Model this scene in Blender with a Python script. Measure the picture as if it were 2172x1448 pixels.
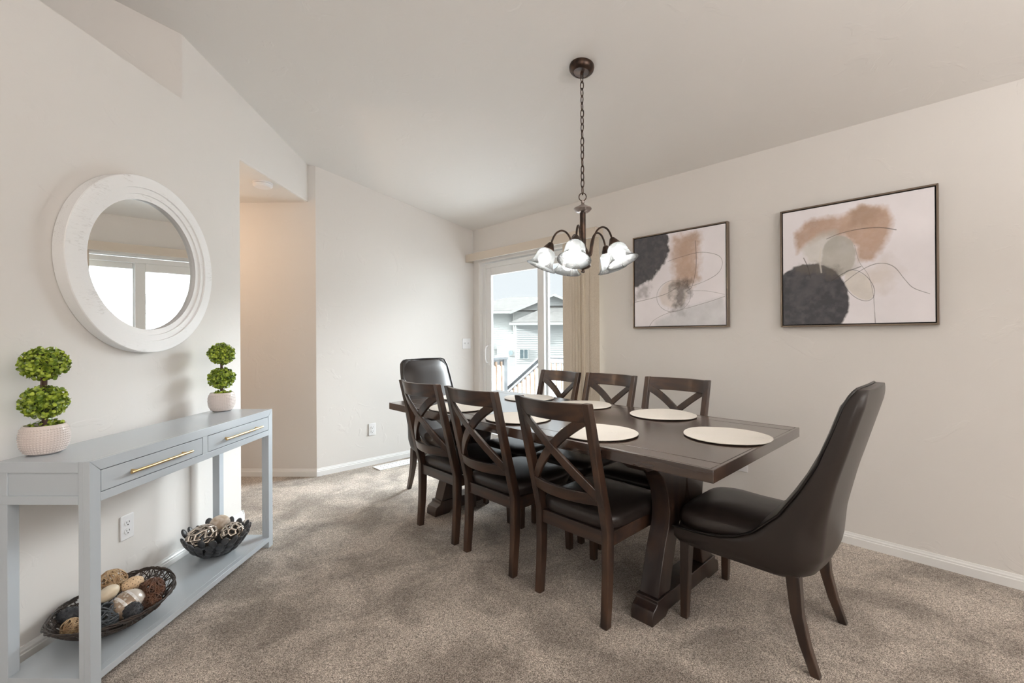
import bpy, bmesh, math, random
import numpy as np
from mathutils import Vector, Matrix, Euler, Quaternion
random.seed(7)
np.random.seed(7)
PI = math.pi
for o in list(bpy.data.objects): bpy.data.objects.remove(o)
SC = bpy.context.scene
COL = SC.collection

# ------------------------------------------------------------------ camera
W, H = 2172, 1448
FPX, YAW, PITCH, ROLL, CAMZ, SHIFT = 957.24, .75886, .00164, -.00549, 1.22, 12.67
cam_d = bpy.data.cameras.new('camera')
cam = bpy.data.objects.new('camera', cam_d); COL.objects.link(cam)
cam_d.sensor_fit = 'HORIZONTAL'; cam_d.sensor_width = 36.0
cam_d.lens = FPX / W * 36.0
cam_d.shift_y = -SHIFT / W
cam_d.clip_start = .02; cam_d.clip_end = 300
_f = Vector((math.sin(YAW)*math.cos(PITCH), math.cos(YAW)*math.cos(PITCH), math.sin(PITCH)))
_r = Vector((math.cos(YAW), -math.sin(YAW), 0)); _u = _r.cross(_f)
_r2 = _r*math.cos(ROLL) + _u*math.sin(ROLL); _u2 = -_r*math.sin(ROLL) + _u*math.cos(ROLL)
cam.matrix_world = Matrix(((_r2.x,_u2.x,-_f.x,0),(_r2.y,_u2.y,-_f.y,0),(_r2.z,_u2.z,-_f.z,CAMZ),(0,0,0,1)))
SC.camera = cam

# ------------------------------------------------------------------ light and exposure
SC.view_settings.view_transform = 'Standard'
SC.view_settings.look = 'None'
SC.view_settings.exposure = 0.27
SC.view_settings.gamma = 1.0
SC.view_settings.use_curve_mapping = False
SC.cycles.max_bounces = 10; SC.cycles.diffuse_bounces = 6; SC.cycles.transparent_max_bounces = 16
SC.cycles.sample_clamp_indirect = 6.0
SC.cycles.caustics_reflective = False; SC.cycles.caustics_refractive = False

world = bpy.data.worlds.new('overcast_sky'); SC.world = world
world.use_nodes = True
_nt = world.node_tree; _bg = _nt.nodes['Background']
_tc = _nt.nodes.new('ShaderNodeTexCoord'); _ns = _nt.nodes.new('ShaderNodeTexNoise'); _cr = _nt.nodes.new('ShaderNodeValToRGB')
_mp = _nt.nodes.new('ShaderNodeMapping'); _mp.inputs['Scale'].default_value = (1, 1, 3)
_ns.inputs['Scale'].default_value = 2.2; _ns.inputs['Detail'].default_value = 4
_cr.color_ramp.elements[0].position = .3; _cr.color_ramp.elements[0].color = (.82, .87, .92, 1)
_cr.color_ramp.elements[1].position = .7; _cr.color_ramp.elements[1].color = (.90, .945, .975, 1)
_nt.links.new(_tc.outputs['Generated'], _mp.inputs[0]); _nt.links.new(_mp.outputs[0], _ns.inputs['Vector'])
_nt.links.new(_ns.outputs['Fac'], _cr.inputs['Fac']); _nt.links.new(_cr.outputs['Color'], _bg.inputs['Color'])
# the cloud cover brightens overhead; an added unseen glow boosts light through the door
_N = _nt.nodes.new; _L = _nt.links.new
_sx = _N('ShaderNodeSeparateXYZ'); _mr = _N('ShaderNodeMapRange')
for _i, _v in ((1, .19), (2, .60), (3, .93), (4, 4.5)): _mr.inputs[_i].default_value = _v
_dt = _N('ShaderNodeVectorMath'); _dt.operation = 'DOT_PRODUCT'; _dt.inputs[1].default_value = Vector((1, -.04, .37)).normalized()
_m2 = _N('ShaderNodeMapRange'); _m2.interpolation_type = 'SMOOTHSTEP'
for _i, _v in ((1, .885), (2, .98), (3, 0.0), (4, 48.0)): _m2.inputs[_i].default_value = _v
_ad = _N('ShaderNodeMath'); _ad.operation = 'ADD'
_L(_tc.outputs['Generated'], _sx.inputs[0]); _L(_sx.outputs['Z'], _mr.inputs[0]); _L(_tc.outputs['Generated'], _dt.inputs[0]); _L(_dt.outputs['Value'], _m2.inputs[0])
_L(_mr.outputs[0], _ad.inputs[0]); _L(_m2.outputs[0], _ad.inputs[1]); _L(_ad.outputs[0], _bg.inputs['Strength'])

def lamp(name, kind, loc, energy, color, rot=None, size=None, size_y=None, **kw):
    d = bpy.data.lights.new(name, kind); d.energy = energy; d.color = color
    o = bpy.data.objects.new(name, d); COL.objects.link(o); o.location = loc
    if rot is not None: o.rotation_euler = rot
    if kind == 'AREA':
        d.shape = 'RECTANGLE'; d.size = size; d.size_y = size_y or size
    for k, v in kw.items(): setattr(d, k, v)
    return o
# sun through thin cloud from behind our house: lights the facades that face the sliding door
lamp('sun', 'SUN', (0, 0, 9), 56, (.88, .945, 1.0), Vector((.72, -.62, -.30)).to_track_quat('-Z', 'Y').to_euler(), angle=.12)
# soft fill lights added out of view; these walls have no windows
lamp('rear_fill_light', 'AREA', (1.2, -3.05, 1.4), 20, (1.0, .96, .93), Euler((PI/2-.22, 0, 0)), 4.2, 1.9)
lamp('side_fill_light', 'AREA', (-2.48, -1.6, 1.6), 20, (1.0, .97, .94), Euler((0, -PI/2, 0)), 1.7, 2.2)
_pt = lamp('door_portal', 'AREA', (3.42, 3.05, 1.02), 1, (1, 1, 1), Euler((0, PI/2, 0)), 2.0, 1.75); _pt.data.cycles.is_portal = True
# unseen upward fill added behind the camera to brighten the ceiling
lamp('ceiling_fill_light', 'AREA', (.9, -2.1, 1.6), 124, (1, .975, .955), Euler((PI, 0, 0)), .5)
# warm lamp out of sight in the hallway
lamp('hall_lamp', 'POINT', (.14, 4.10, 2.0), 13.0, (1, .70, .46), shadow_soft_size=.05)

# ------------------------------------------------------------------ mesh helpers
class MB:
    def __init__(s): s.v = []; s.f = []
    def add(s, vs, fs):
        n = len(s.v); s.v += [tuple(v) for v in vs]; s.f += [tuple(i+n for i in f) for f in fs]; return s
    def box(s, x0, x1, y0, y1, z0, z1, M=None):
        vs = [Vector(p) for p in ((x0,y0,z0),(x1,y0,z0),(x1,y1,z0),(x0,y1,z0),(x0,y0,z1),(x1,y0,z1),(x1,y1,z1),(x0,y1,z1))]
        if M is not None: vs = [M @ v for v in vs]
        return s.add(vs, [(0,3,2,1),(4,5,6,7),(0,1,5,4),(1,2,6,5),(2,3,7,6),(3,0,4,7)])
    def prism(s, poly, a0, a1, axis='x'):
        """poly: 2d outline in the two other axes (y,z / x,z / x,y)"""
        def P(p, a):
            return {'x': (a, p[0], p[1]), 'y': (p[0], a, p[1]), 'z': (p[0], p[1], a)}[axis]
        n = len(poly)
        vs = [P(p, a0) for p in poly] + [P(p, a1) for p in poly]
        fs = [tuple(range(n))[::-1], tuple(range(n, 2*n))] + [(i, (i+1) % n, n+(i+1) % n, n+i) for i in range(n)]
        return s.add(vs, fs)
    def loft(s, loops, caps=True, closed=True):
        n = len(loops[0]); vs = [p for l in loops for p in l]; fs = []
        for k in range(len(loops)-1):
            for i in range(n if closed else n-1):
                j = (i+1) % n
                fs.append((k*n+i, k*n+j, (k+1)*n+j, (k+1)*n+i))
        if caps: fs += [tuple(range(n))[::-1], tuple(range((len(loops)-1)*n, len(loops)*n))]
        return s.add(vs, fs)
    def lathe(s, prof, seg=32, M=None, cap=True):
        loops = []
        for r, z in prof:
            l = [Vector((r*math.cos(2*PI*i/seg), r*math.sin(2*PI*i/seg), z)) for i in range(seg)]
            if M is not None: l = [M @ p for p in l]
            loops.append(l)
        return s.loft(loops, caps=cap)
    def tube(s, pts, r, sides=8, closed=False, caps=True):
        pts = [Vector(p) for p in pts]; n = len(pts); loops = []
        rr = r if hasattr(r, '__len__') else [r]*n
        t0 = (pts[1]-pts[0]).normalized(); up = Vector((0,0,1)) if abs(t0.z) < .9 else Vector((1,0,0))
        nrm = t0.cross(up).normalized()
        for i, p in enumerate(pts):
            a = pts[(i-1) % n] if (closed or i > 0) else pts[i]
            b = pts[(i+1) % n] if (closed or i < n-1) else pts[i]
            t = (b-a)
            t = t.normalized() if t.length > 1e-9 else t0
            nrm = (nrm - t*nrm.dot(t)); nrm = nrm.normalized() if nrm.length > 1e-6 else t.orthogonal().normalized()
            bi = t.cross(nrm)
            loops.append([p + (nrm*math.cos(2*PI*k/sides) + bi*math.sin(2*PI*k/sides))*rr[i] for k in range(sides)])
        if closed: loops.append(loops[0]); caps = False
        return s.loft(loops, caps=caps)
    def blob(s, c, rx, ry, rz, rot=None, seg=20, rings=12, e=1.0, disp=None):
        R = rot.to_matrix() if rot is not None else Matrix.Identity(3); c = Vector(c); loops = []
        sg = lambda x: math.copysign(abs(x)**e, x)
        for k in range(rings+1):
            ph = -PI/2 + PI*k/rings
            cp, sp = max(math.cos(ph), .02), math.sin(ph)
            l = []
            for i in range(seg):
                th = 2*PI*i/seg
                d = Vector((sg(cp)*sg(math.cos(th))*rx, sg(cp)*sg(math.sin(th))*ry, sg(sp)*rz))
                if disp: d *= disp(th, ph)
                l.append(c + R @ d)
            loops.append(l)
        return s.loft(loops)
    def slab(s, pts, fn, hw, t, dirz=False):
        """strip laid on the surface y = fn(x, z); pts (x, z) centre line"""
        loops = []
        n = len(pts)
        for i, (x, z) in enumerate(pts):
            a = pts[max(i-1, 0)]; b = pts[min(i+1, n-1)]
            tx, tz = b[0]-a[0], b[1]-a[1]; L = math.hypot(tx, tz)
            px, pz = (0, 1) if dirz else (-tz/L, tx/L)
            p1 = (x+px*hw, z+pz*hw); p0 = (x-px*hw, z-pz*hw)
            loops.append([Vector((p0[0], fn(*p0)-t/2, p0[1])), Vector((p1[0], fn(*p1)-t/2, p1[1])),
                          Vector((p1[0], fn(*p1)+t/2, p1[1])), Vector((p0[0], fn(*p0)+t/2, p0[1]))])
        return s.loft(loops)
    def build(s, name, mat, parent=None, loc=None, rotz=None, smooth=None, bevel=None, bseg=2, sub=None, **props):
        me = bpy.data.meshes.new(name); me.from_pydata(s.v, [], s.f); me.validate()
        bm = bmesh.new(); bm.from_mesh(me); bmesh.ops.recalc_face_normals(bm, faces=bm.faces); bm.to_mesh(me); bm.free()
        if smooth is not None:
            me.shade_smooth()
            if smooth < 180: me.set_sharp_from_angle(angle=math.radians(smooth))
        o = bpy.data.objects.new(name, me); COL.objects.link(o); me.materials.append(mat)
        if parent is not None: o.parent = parent
        if loc is not None: o.location = loc
        if rotz is not None: o.rotation_euler = (0, 0, rotz)
        if bevel:
            m = o.modifiers.new('bevel', 'BEVEL'); m.width = bevel; m.segments = bseg; m.limit_method = 'ANGLE'; m.angle_limit = math.radians(40)
            if smooth is None:
                me.shade_smooth(); me.set_sharp_from_angle(angle=math.radians(30))
        if sub:
            m = o.modifiers.new('subdivision', 'SUBSURF'); m.levels = m.render_levels = sub
        for k, v in props.items(): o[k] = v
        return o

def thing(name, label, cat, loc=(0,0,0), rotz=0, group=None):
    o = bpy.data.objects.new(name, None); COL.objects.link(o); o.empty_display_size = .1
    o.location = loc; o.rotation_euler = (0, 0, rotz); o['label'] = label; o['category'] = cat
    if group: o['group'] = group
    return o
def tag(o, label, cat, group=None):
    o['label'] = label; o['category'] = cat
    if group: o['group'] = group
    return o
def struct(o): o['kind'] = 'structure'; return o
def copy_tree(o, parent=None):
    c = o.copy(); COL.objects.link(c)
    if parent is not None: c.parent = parent
    for ch in list(o.children): copy_tree(ch, c)
    return c
S2 = math.sqrt(.5)
D45 = math.radians(45)
def DP(c, m, z=0): return Vector((c*S2 - m*S2, c*S2 + m*S2, z))     # c along the diagonal wall, m towards it

# ------------------------------------------------------------------ materials
def lin(r, g, b):
    f = lambda x: (x/255)/12.92 if x/255 <= .04045 else ((x/255+.055)/1.055)**2.4
    return (f(r), f(g), f(b), 1)
def new_mat(name):
    m = bpy.data.materials.new(name); m.use_nodes = True; return m, m.node_tree, m.node_tree.nodes['Principled BSDF']
def simple(name, col, rough=.5, metal=0, bump=None, spec=None, coat=0, var=None, **kw):
    """bump = (scale, strength, distance); var = (scale, colour2, detail)"""
    m, nt, b = new_mat(name)
    b.inputs['Base Color'].default_value = col; b.inputs['Roughness'].default_value = rough; b.inputs['Metallic'].default_value = metal
    if spec is not None: b.inputs['Specular IOR Level'].default_value = spec
    if coat: b.inputs['Coat Weight'].default_value = coat; b.inputs['Coat Roughness'].default_value = .15
    for k, v in kw.items(): b.inputs[k].default_value = v
    if bump or var:
        tc = nt.nodes.new('ShaderNodeTexCoord')
    if bump:
        n = nt.nodes.new('ShaderNodeTexNoise'); n.inputs['Scale'].default_value = bump[0]; n.inputs['Detail'].default_value = 3
        bp = nt.nodes.new('ShaderNodeBump'); bp.inputs['Strength'].default_value = bump[1]; bp.inputs['Distance'].default_value = bump[2]
        nt.links.new(tc.outputs['Object'], n.inputs['Vector']); nt.links.new(n.outputs['Fac'], bp.inputs['Height']); nt.links.new(bp.outputs[0], b.inputs['Normal'])
    if var:
        n2 = nt.nodes.new('ShaderNodeTexNoise'); n2.inputs['Scale'].default_value = var[0]; n2.inputs['Detail'].default_value = var[2]
        mx = nt.nodes.new('ShaderNodeMix'); mx.data_type = 'RGBA'
        mx.inputs[6].default_value = col; mx.inputs[7].default_value = var[1]
        r = nt.nodes.new('ShaderNodeValToRGB'); r.color_ramp.elements[0].position = .38; r.color_ramp.elements[1].position = .62
        nt.links.new(tc.outputs['Object'], n2.inputs['Vector']); nt.links.new(n2.outputs['Fac'], r.inputs['Fac'])
        nt.links.new(r.outputs['Color'], mx.inputs[0]); nt.links.new(mx.outputs[2], b.inputs['Base Color'])
    return m

def wall_mat(name, col):
    m, nt, b = new_mat(name)
    b.inputs['Base Color'].default_value = col; b.inputs['Roughness'].default_value = .62; b.inputs['Specular IOR Level'].default_value = .3
    tc = nt.nodes.new('ShaderNodeTexCoord')
    n1 = nt.nodes.new('ShaderNodeTexNoise'); n1.inputs['Scale'].default_value = 5.5; n1.inputs['Detail'].default_value = 5; n1.inputs['Distortion'].default_value = 1.6
    r1 = nt.nodes.new('ShaderNodeValToRGB'); r1.color_ramp.elements[0].position = .60; r1.color_ramp.elements[1].position = .66
    n2 = nt.nodes.new('ShaderNodeTexNoise'); n2.inputs['Scale'].default_value = 90
    mt = nt.nodes.new('ShaderNodeMath'); mt.operation = 'MULTIPLY'; mt.inputs[1].default_value = .12
    ad = nt.nodes.new('ShaderNodeMath'); ad.operation = 'ADD'
    bp = nt.nodes.new('ShaderNodeBump'); bp.inputs['Strength'].default_value = .35; bp.inputs['Distance'].default_value = .0018
    L = nt.links.new
    L(tc.outputs['Object'], n1.inputs['Vector']); L(tc.outputs['Object'], n2.inputs['Vector']); L(n1.outputs['Fac'], r1.inputs['Fac'])
    L(n2.outputs['Fac'], mt.inputs[0]); L(r1.outputs['Color'], ad.inputs[0]); L(mt.outputs[0], ad.inputs[1]); L(ad.outputs[0], bp.inputs['Height']); L(bp.outputs[0], b.inputs['Normal'])
    return m
M_WALL = wall_mat('wall_paint_beige', (.72, .695, .668, 1))
M_WALLL = M_WALL
M_CEIL = wall_mat('ceiling_paint', (.78, .76, .735, 1))
M_TRIM = simple('trim_paint_white', (.80, .80, .79, 1), .35)
M_WHITEP = simple('white_plastic', (.82, .82, .83, 1), .35)
M_DARKHOLE = simple('dark_slot', (.03, .03, .03, 1), .6)
M_VINYL = simple('white_vinyl', (.78, .79, .79, 1), .4)
M_GREY = simple('blue_grey_paint', (.50, .55, .595, 1), .20, bump=(60, .06, .001))
M_GAP = simple('dark_gap', (.015, .016, .018, 1), .8)
M_BRASS = simple('brushed_brass', (.72, .50, .24, 1), .3, 1)
M_BRONZE = simple('oil_rubbed_bronze', (.035, .024, .019, 1), .35, .7, var=(30, (.085, .05, .035, 1), 2))
M_NICKEL = simple('pewter_metal', (.36, .31, .29, 1), .28, 1)
M_LEATH = simple('dark_brown_leather', (.019, .0135, .0115, 1), .38, bump=(190, .22, .0006), spec=.45, coat=.15)
M_PIPE = simple('leather_piping', (.012, .010, .009, 1), .4)
M_SHADEW = None

def wood(name, c1, c2, rough=.32, scale=(1.5, 1.5, 14), axis=2, coat=.25):
    m, nt, b = new_mat(name); L = nt.links.new
    tc = nt.nodes.new('ShaderNodeTexCoord'); mp = nt.nodes.new('ShaderNodeMapping')
    sc = [26, 26, 26]; sc[axis] = 2.2; mp.inputs['Scale'].default_value = sc
    n = nt.nodes.new('ShaderNodeTexNoise'); n.inputs['Scale'].default_value = 1.0; n.inputs['Detail'].default_value = 6; n.inputs['Distortion'].default_value = .6
    n2 = nt.nodes.new('ShaderNodeTexNoise'); n2.inputs['Scale'].default_value = 3.2; n2.inputs['Detail'].default_value = 2
    ad = nt.nodes.new('ShaderNodeMath'); ad.operation = 'ADD'
    r = nt.nodes.new('ShaderNodeValToRGB'); r.color_ramp.elements[0].position = .72; r.color_ramp.elements[0].color = c1
    r.color_ramp.elements[1].position = 1.28; r.color_ramp.elements[1].color = c2
    r.color_ramp.elements[1].position = 1.0
    ml = nt.nodes.new('ShaderNodeMath'); ml.operation = 'MULTIPLY'; ml.inputs[1].default_value = .85
    L(tc.outputs['Object'], mp.inputs[0]); L(mp.outputs[0], n.inputs['Vector']); L(tc.outputs['Object'], n2.inputs['Vector'])
    L(n.outputs['Fac'], ad.inputs[0]); L(n2.outputs['Fac'], ad.inputs[1]); L(ad.outputs[0], ml.inputs[0]); L(ml.outputs[0], r.inputs['Fac']); L(r.outputs['Color'], b.inputs['Base Color'])
    b.inputs['Roughness'].default_value = rough; b.inputs['Coat Weight'].default_value = coat; b.inputs['Coat Roughness'].default_value = .2
    return m
M_WOOD = wood('dark_walnut_wood', (.022, .013, .010, 1), (.062, .031, .018, 1))
M_WOODH = wood('dark_walnut_wood_crosswise', (.022, .013, .010, 1), (.062, .031, .018, 1), axis=0)
M_TABLE = wood('dark_walnut_tabletop', (.036, .022, .017, 1), (.075, .043, .029, 1), rough=.22, axis=1, coat=1.0)
M_TABLEX = wood('dark_walnut_table_base', (.016, .010, .009, 1), (.040, .022, .015, 1), rough=.3, axis=2, coat=.3)
M_ESP = wood('espresso_wood', (.018, .011, .0085, 1), (.050, .026, .016, 1))

def carpet_mat():
    m, nt, b = new_mat('carpet_pile'); L = nt.links.new; N = nt.nodes.new
    tc = N('ShaderNodeTexCoord')
    mp = N('ShaderNodeMapping'); mp.inputs['Scale'].default_value = (1, 1, .2); L(tc.outputs['Object'], mp.inputs[0])
    wn = N('ShaderNodeTexNoise'); wn.inputs['Scale'].default_value = 120; wn.inputs['Detail'].default_value = 2; wn.inputs['Distortion'].default_value = 1.6
    vo = N('ShaderNodeTexNoise'); vo.inputs['Scale'].default_value = 270; vo.inputs['Detail'].default_value = 1; vo.inputs['Distortion'].default_value = .6
    big = N('ShaderNodeTexNoise'); big.inputs['Scale'].default_value = 2.9; big.inputs['Detail'].default_value = 6; big.inputs['Roughness'].default_value = .60; big.inputs['Distortion'].default_value = .5
    for n in (wn, vo, big): L(mp.outputs[0], n.inputs['Vector'])
    ad = N('ShaderNodeMath'); ad.operation = 'ADD'; L(wn.outputs['Fac'], ad.inputs[0]); L(vo.outputs['Fac'], ad.inputs[1])
    hf = N('ShaderNodeMath'); hf.operation = 'MULTIPLY'; hf.inputs[1].default_value = .5; L(ad.outputs[0], hf.inputs[0])
    r = N('ShaderNodeValToRGB'); e = r.color_ramp.elements
    e[0].position = .42; e[0].color = (.165, .137, .113, 1); e[1].position = .61; e[1].color = (.74, .67, .60, 1)
    k = e.new(.485); k.color = (.36, .305, .255, 1)
    L(hf.outputs[0], r.inputs['Fac'])
    # brushed swaths where the pile leans another way
    r2 = N('ShaderNodeValToRGB'); r2.color_ramp.elements[0].position = .40; r2.color_ramp.elements[0].color = (.62, .595, .575, 1)
    r2.color_ramp.elements[1].position = .60; r2.color_ramp.elements[1].color = (1.22, 1.21, 1.20, 1)
    L(big.outputs['Fac'], r2.inputs['Fac'])
    mx = N('ShaderNodeMix'); mx.data_type = 'RGBA'; mx.blend_type = 'MULTIPLY'; mx.inputs[0].default_value = 1
    L(r.outputs['Color'], mx.inputs[6]); L(r2.outputs['Color'], mx.inputs[7]); L(mx.outputs[2], b.inputs['Base Color'])
    bp = N('ShaderNodeBump'); bp.inputs['Strength'].default_value = 1.0; bp.inputs['Distance'].default_value = .007
    L(hf.outputs[0], bp.inputs['Height']); L(bp.outputs[0], b.inputs['Normal'])
    b.inputs['Roughness'].default_value = .95; b.inputs['Specular IOR Level'].default_value = .1
    b.inputs['Sheen Weight'].default_value = .25; b.inputs['Sheen Roughness'].default_value = .5
    return m
M_CARPET = carpet_mat()

def glass_mat(name, tint=(.97, .985, .98, 1), refl=.09):
    m = bpy.data.materials.new(name); m.use_nodes = True; nt = m.node_tree; nt.nodes.clear()
    o = nt.nodes.new('ShaderNodeOutputMaterial'); t = nt.nodes.new('ShaderNodeBsdfTransparent'); g = nt.nodes.new('ShaderNodeBsdfGlossy')
    t.inputs[0].default_value = tint; g.inputs['Roughness'].default_value = .02
    lw = nt.nodes.new('ShaderNodeLayerWeight'); lw.inputs[0].default_value = .5
    pw = nt.nodes.new('ShaderNodeMath'); pw.operation = 'POWER'; pw.inputs[1].default_value = 5; nt.links.new(lw.outputs['Facing'], pw.inputs[0])
    f = nt.nodes.new('ShaderNodeMath'); f.operation = 'MULTIPLY_ADD'; f.inputs[1].default_value = .8; f.inputs[2].default_value = .035; nt.links.new(pw.outputs[0], f.inputs[0])
    mx = nt.nodes.new('ShaderNodeMixShader')
    nt.links.new(f.outputs[0], mx.inputs[0]); nt.links.new(t.outputs[0], mx.inputs[1]); nt.links.new(g.outputs[0], mx.inputs[2]); nt.links.new(mx.outputs[0], o.inputs[0])
    return m
M_GLASS = glass_mat('window_glass')
M_MIRROR = simple('mirror_silver', (.90, .91, .90, 1), .0, 1)
M_BULB = simple('lit_bulb', (1, 1, 1, 1), .5)
_b = M_BULB.node_tree.nodes['Principled BSDF']; _b.inputs['Emission Color'].default_value = (1, .965, .92, 1); _b.inputs['Emission Strength'].default_value = 95
def shade_mat():
    m = bpy.data.materials.new('swirled_glass_shade'); m.use_nodes = True; nt = m.node_tree; nt.nodes.clear(); L = nt.links.new; N = nt.nodes.new
    o = N('ShaderNodeOutputMaterial'); tr = N('ShaderNodeBsdfTransparent'); tl = N('ShaderNodeBsdfTranslucent'); df = N('ShaderNodeBsdfDiffuse'); gl = N('ShaderNodeBsdfGlossy')
    tl.inputs[0].default_value = (.12, .127, .129, 1); df.inputs[0].default_value = (.20, .21, .213, 1); gl.inputs['Roughness'].default_value = .12
    tc = N('ShaderNodeTexCoord'); n = N('ShaderNodeTexNoise'); n.inputs['Scale'].default_value = 9; n.inputs['Distortion'].default_value = 2.5; L(tc.outputs['Object'], n.inputs['Vector'])
    r = N('ShaderNodeValToRGB'); r.color_ramp.elements[0].position = .38; r.color_ramp.elements[0].color = (.16, .16, .16, 1); r.color_ramp.elements[1].position = .62; r.color_ramp.elements[1].color = (.36, .36, .36, 1); L(n.outputs['Fac'], r.inputs['Fac'])
    a = N('ShaderNodeMixShader'); a.inputs[0].default_value = .45; L(tl.outputs[0], a.inputs[1]); L(df.outputs[0], a.inputs[2])
    b = N('ShaderNodeMixShader'); L(r.outputs['Color'], b.inputs[0]); L(a.outputs[0], b.inputs[1]); L(tr.outputs[0], b.inputs[2])
    c = N('ShaderNodeMixShader'); c.inputs[0].default_value = .10; L(b.outputs[0], c.inputs[1]); L(gl.outputs[0], c.inputs[2]); L(c.outputs[0], o.inputs[0])
    return m
M_SHADE = shade_mat()

# ------------------------------------------------------------------ room shell
X0, Y0 = 3.24, 4.058
SL = 1/6
def ceil_z(x): return 2.43 + (X0-x)*SL
def diag_top(c): return ceil_z((c-1.889)*S2)
struct(MB().box(-2.8, X0+.02, -3.4, 5.6, -.12, 0).build('floor', M_CARPET))
_m = MB()
xa, xb = -2.75, X0+.15
_m.prism([(xa, ceil_z(xa)), (xb, ceil_z(xb)), (xb, ceil_z(xb)+.2), (xa, ceil_z(xa)+.2)], -3.4, 5.0, 'y')
struct(_m.build('ceiling', M_CEIL))
# right wall with the door opening
DY0, DY1, DZ = 2.34, 3.955, 2.045
_m = MB(); t = .15
_m.prism([(-3.4, -.1), (DY0, -.1), (DY0, DZ), (DY1, DZ), (DY1, -.1), (Y0+.14, -.1), (Y0+.14, 2.46), (-3.4, 2.46)], X0, X0+t, 'x')
struct(_m.build('wall_right', M_WALL, bevel=.012, bseg=3))
# back wall
_m = MB(); xl = 1.479
_m.prism([(xl, -.1), (X0+.01, -.1), (X0+.01, 2.44), (xl, ceil_z(xl)+.02)], Y0, Y0+.14, 'y')
struct(_m.build('wall_back', M_WALL))
# hallway end wall (faces the camera squarely)
CW = 3.915
_m = MB(); m0 = 1.824
_m.prism([(CW, m0), (CW, 3.5), (CW+.14, 3.5), (CW+.14, m0-.06)], -.1, 2.9, 'z')
struct(_m.build('wall_hall_end', M_WALL, rotz=D45))
# diagonal wall
DM = 1.889
_m = MB()
c0 = -1.95
_m.prism([(c0, -.1), (2.965, -.1), (2.965, 2.41), (CW+.01, 2.41), (CW+.01, diag_top(CW)+.03), (2.449, diag_top(2.449)+.03), (2.449, 2.55), (c0, 2.55)], DM, DM+.12, 'y')
o = struct(_m.build('wall_left', M_WALL, rotz=D45, bevel=.010, bseg=3))
# recess above the diagonal wall: tan back wall of the plant ledge and its shelf
struct(MB().prism([(.395, 2.3), (-2.7, 2.3), (-2.7, ceil_z(-2.7)+.03), (.395, ceil_z(.395)+.03)], 3.069, 3.15, 'y').build('wall_niche_back', M_WALL))
struct(MB().prism([(.30, 3.09), (-2.7, 3.09), (-2.7, .05), (-2.62, .05)], 2.45, 2.545, 'z').build('trim_niche_ledge', M_WALL))
# hidden sides that close the room
struct(MB().box(-2.75, -2.6, -3.4, 3.2, -.1, 3.5).build('wall_side', M_WALL))
struct(MB().box(-2.75, X0+.15, -3.4, -3.25, -.1, 3.5).build('wall_rear', M_WALL))
# hallway
struct(MB().box(.2, CW+.1, DM+.012, 3.5, 2.4085, 2.54).build('ceiling_hall', M_CEIL, rotz=D45))
struct(MB().box(.1, CW+.1, 3.4, 3.5, -.1, 2.5).build('wall_hall_side', M_WALL, rotz=D45))
struct(MB().box(.1, .2, DM+.12, 3.5, -.1, 2.5).build('wall_hall_near', M_WALL, rotz=D45))

# baseboards
def bb_profile(h=.068, d=.013):
    return [(0, 0), (d, 0), (d, h*.62), (d*.72, h*.66), (d*.72, h*.78), (d*.45, h*.86), (d*.3, h), (0, h)]
def baseboard(name, p, q, side):
    """p->q along the wall foot; profile grows towards side (unit vector into the room)"""
    p = Vector(p); q = Vector(q); s = Vector(side)
    m = MB(); m.loft([[a + s*x + Vector((0,0,z)) for x, z in bb_profile()] for a in (p, q)])
    return struct(m.build(name, M_TRIM))
baseboard('baseboard_right', (X0, -3.2, 0), (X0, DY0-.01, 0), (-1, 0, 0))
baseboard('baseboard_back', (xl-.004, Y0, 0), (X0, Y0, 0), (0, -1, 0))
baseboard('baseboard_hall', DP(CW, m0-.005), DP(CW, 3.4), (-S2, -S2, 0))
baseboard('baseboard_left', DP(c0+.2, DM), DP(2.977, DM), (S2, -S2, 0))
baseboard('baseboard_left_end', DP(2.965, DM-.012), DP(2.965, DM+.12), (S2, S2, 0))

# ------------------------------------------------------------------ sliding door
door = struct(bpy.data.objects.new('door_1', None)); COL.objects.link(door); door.location = (X0, 0, 0)
fx0, fx1 = .045, .135            # frame depth behind the wall face
def frame_rect(y0, y1, z0, z1, w, x0, x1, wb=None):
    wb = wb or w
    m = MB(); m.box(x0, x1, y0, y0+w, z0, z1); m.box(x0, x1, y1-w, y1, z0, z1)
    m.box(x0, x1, y0+w, y1-w, z1-w, z1); m.box(x0, x1, y0+w, y1-w, z0, z0+wb); return m
frame_rect(DY0+.005, DY1-.012, 0.0, DZ-.012, .05, fx0, fx1, .03).build('door_frame', M_VINYL, door, bevel=.004)
sp = frame_rect(3.015, DY1-.06, .03, DZ-.06, .085, fx0+.008, fx0+.04, .11).build('sliding_panel', M_VINYL, door, bevel=.005)
MB().box(fx0+.02, fx0+.026, 3.10, DY1-.145, .13, DZ-.145).build('pane', M_GLASS, sp)
m = MB(); hy = DY1-.10
m.tube([(fx0+.006, hy, 1.12), (fx0-.03, hy, 1.105), (fx0-.042, hy, 1.07), (fx0-.042, hy, .97), (fx0-.03, hy, .935), (fx0+.006, hy, .92)], .008, 10)
m.box(fx0-.002, fx0+.01, hy-.018, hy+.018, .90, 1.14)
m.build('handle', M_WHITEP, sp, smooth=40)
fp = frame_rect(DY0+.05, 3.06, .03, DZ-.06, .06, fx0+.05, fx0+.082, .11).build('fixed_panel', M_VINYL, door, bevel=.005)
MB().box(fx0+.062, fx0+.068, DY0+.11, 3.0, .13, DZ-.12).build('pane', M_GLASS, fp)

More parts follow.
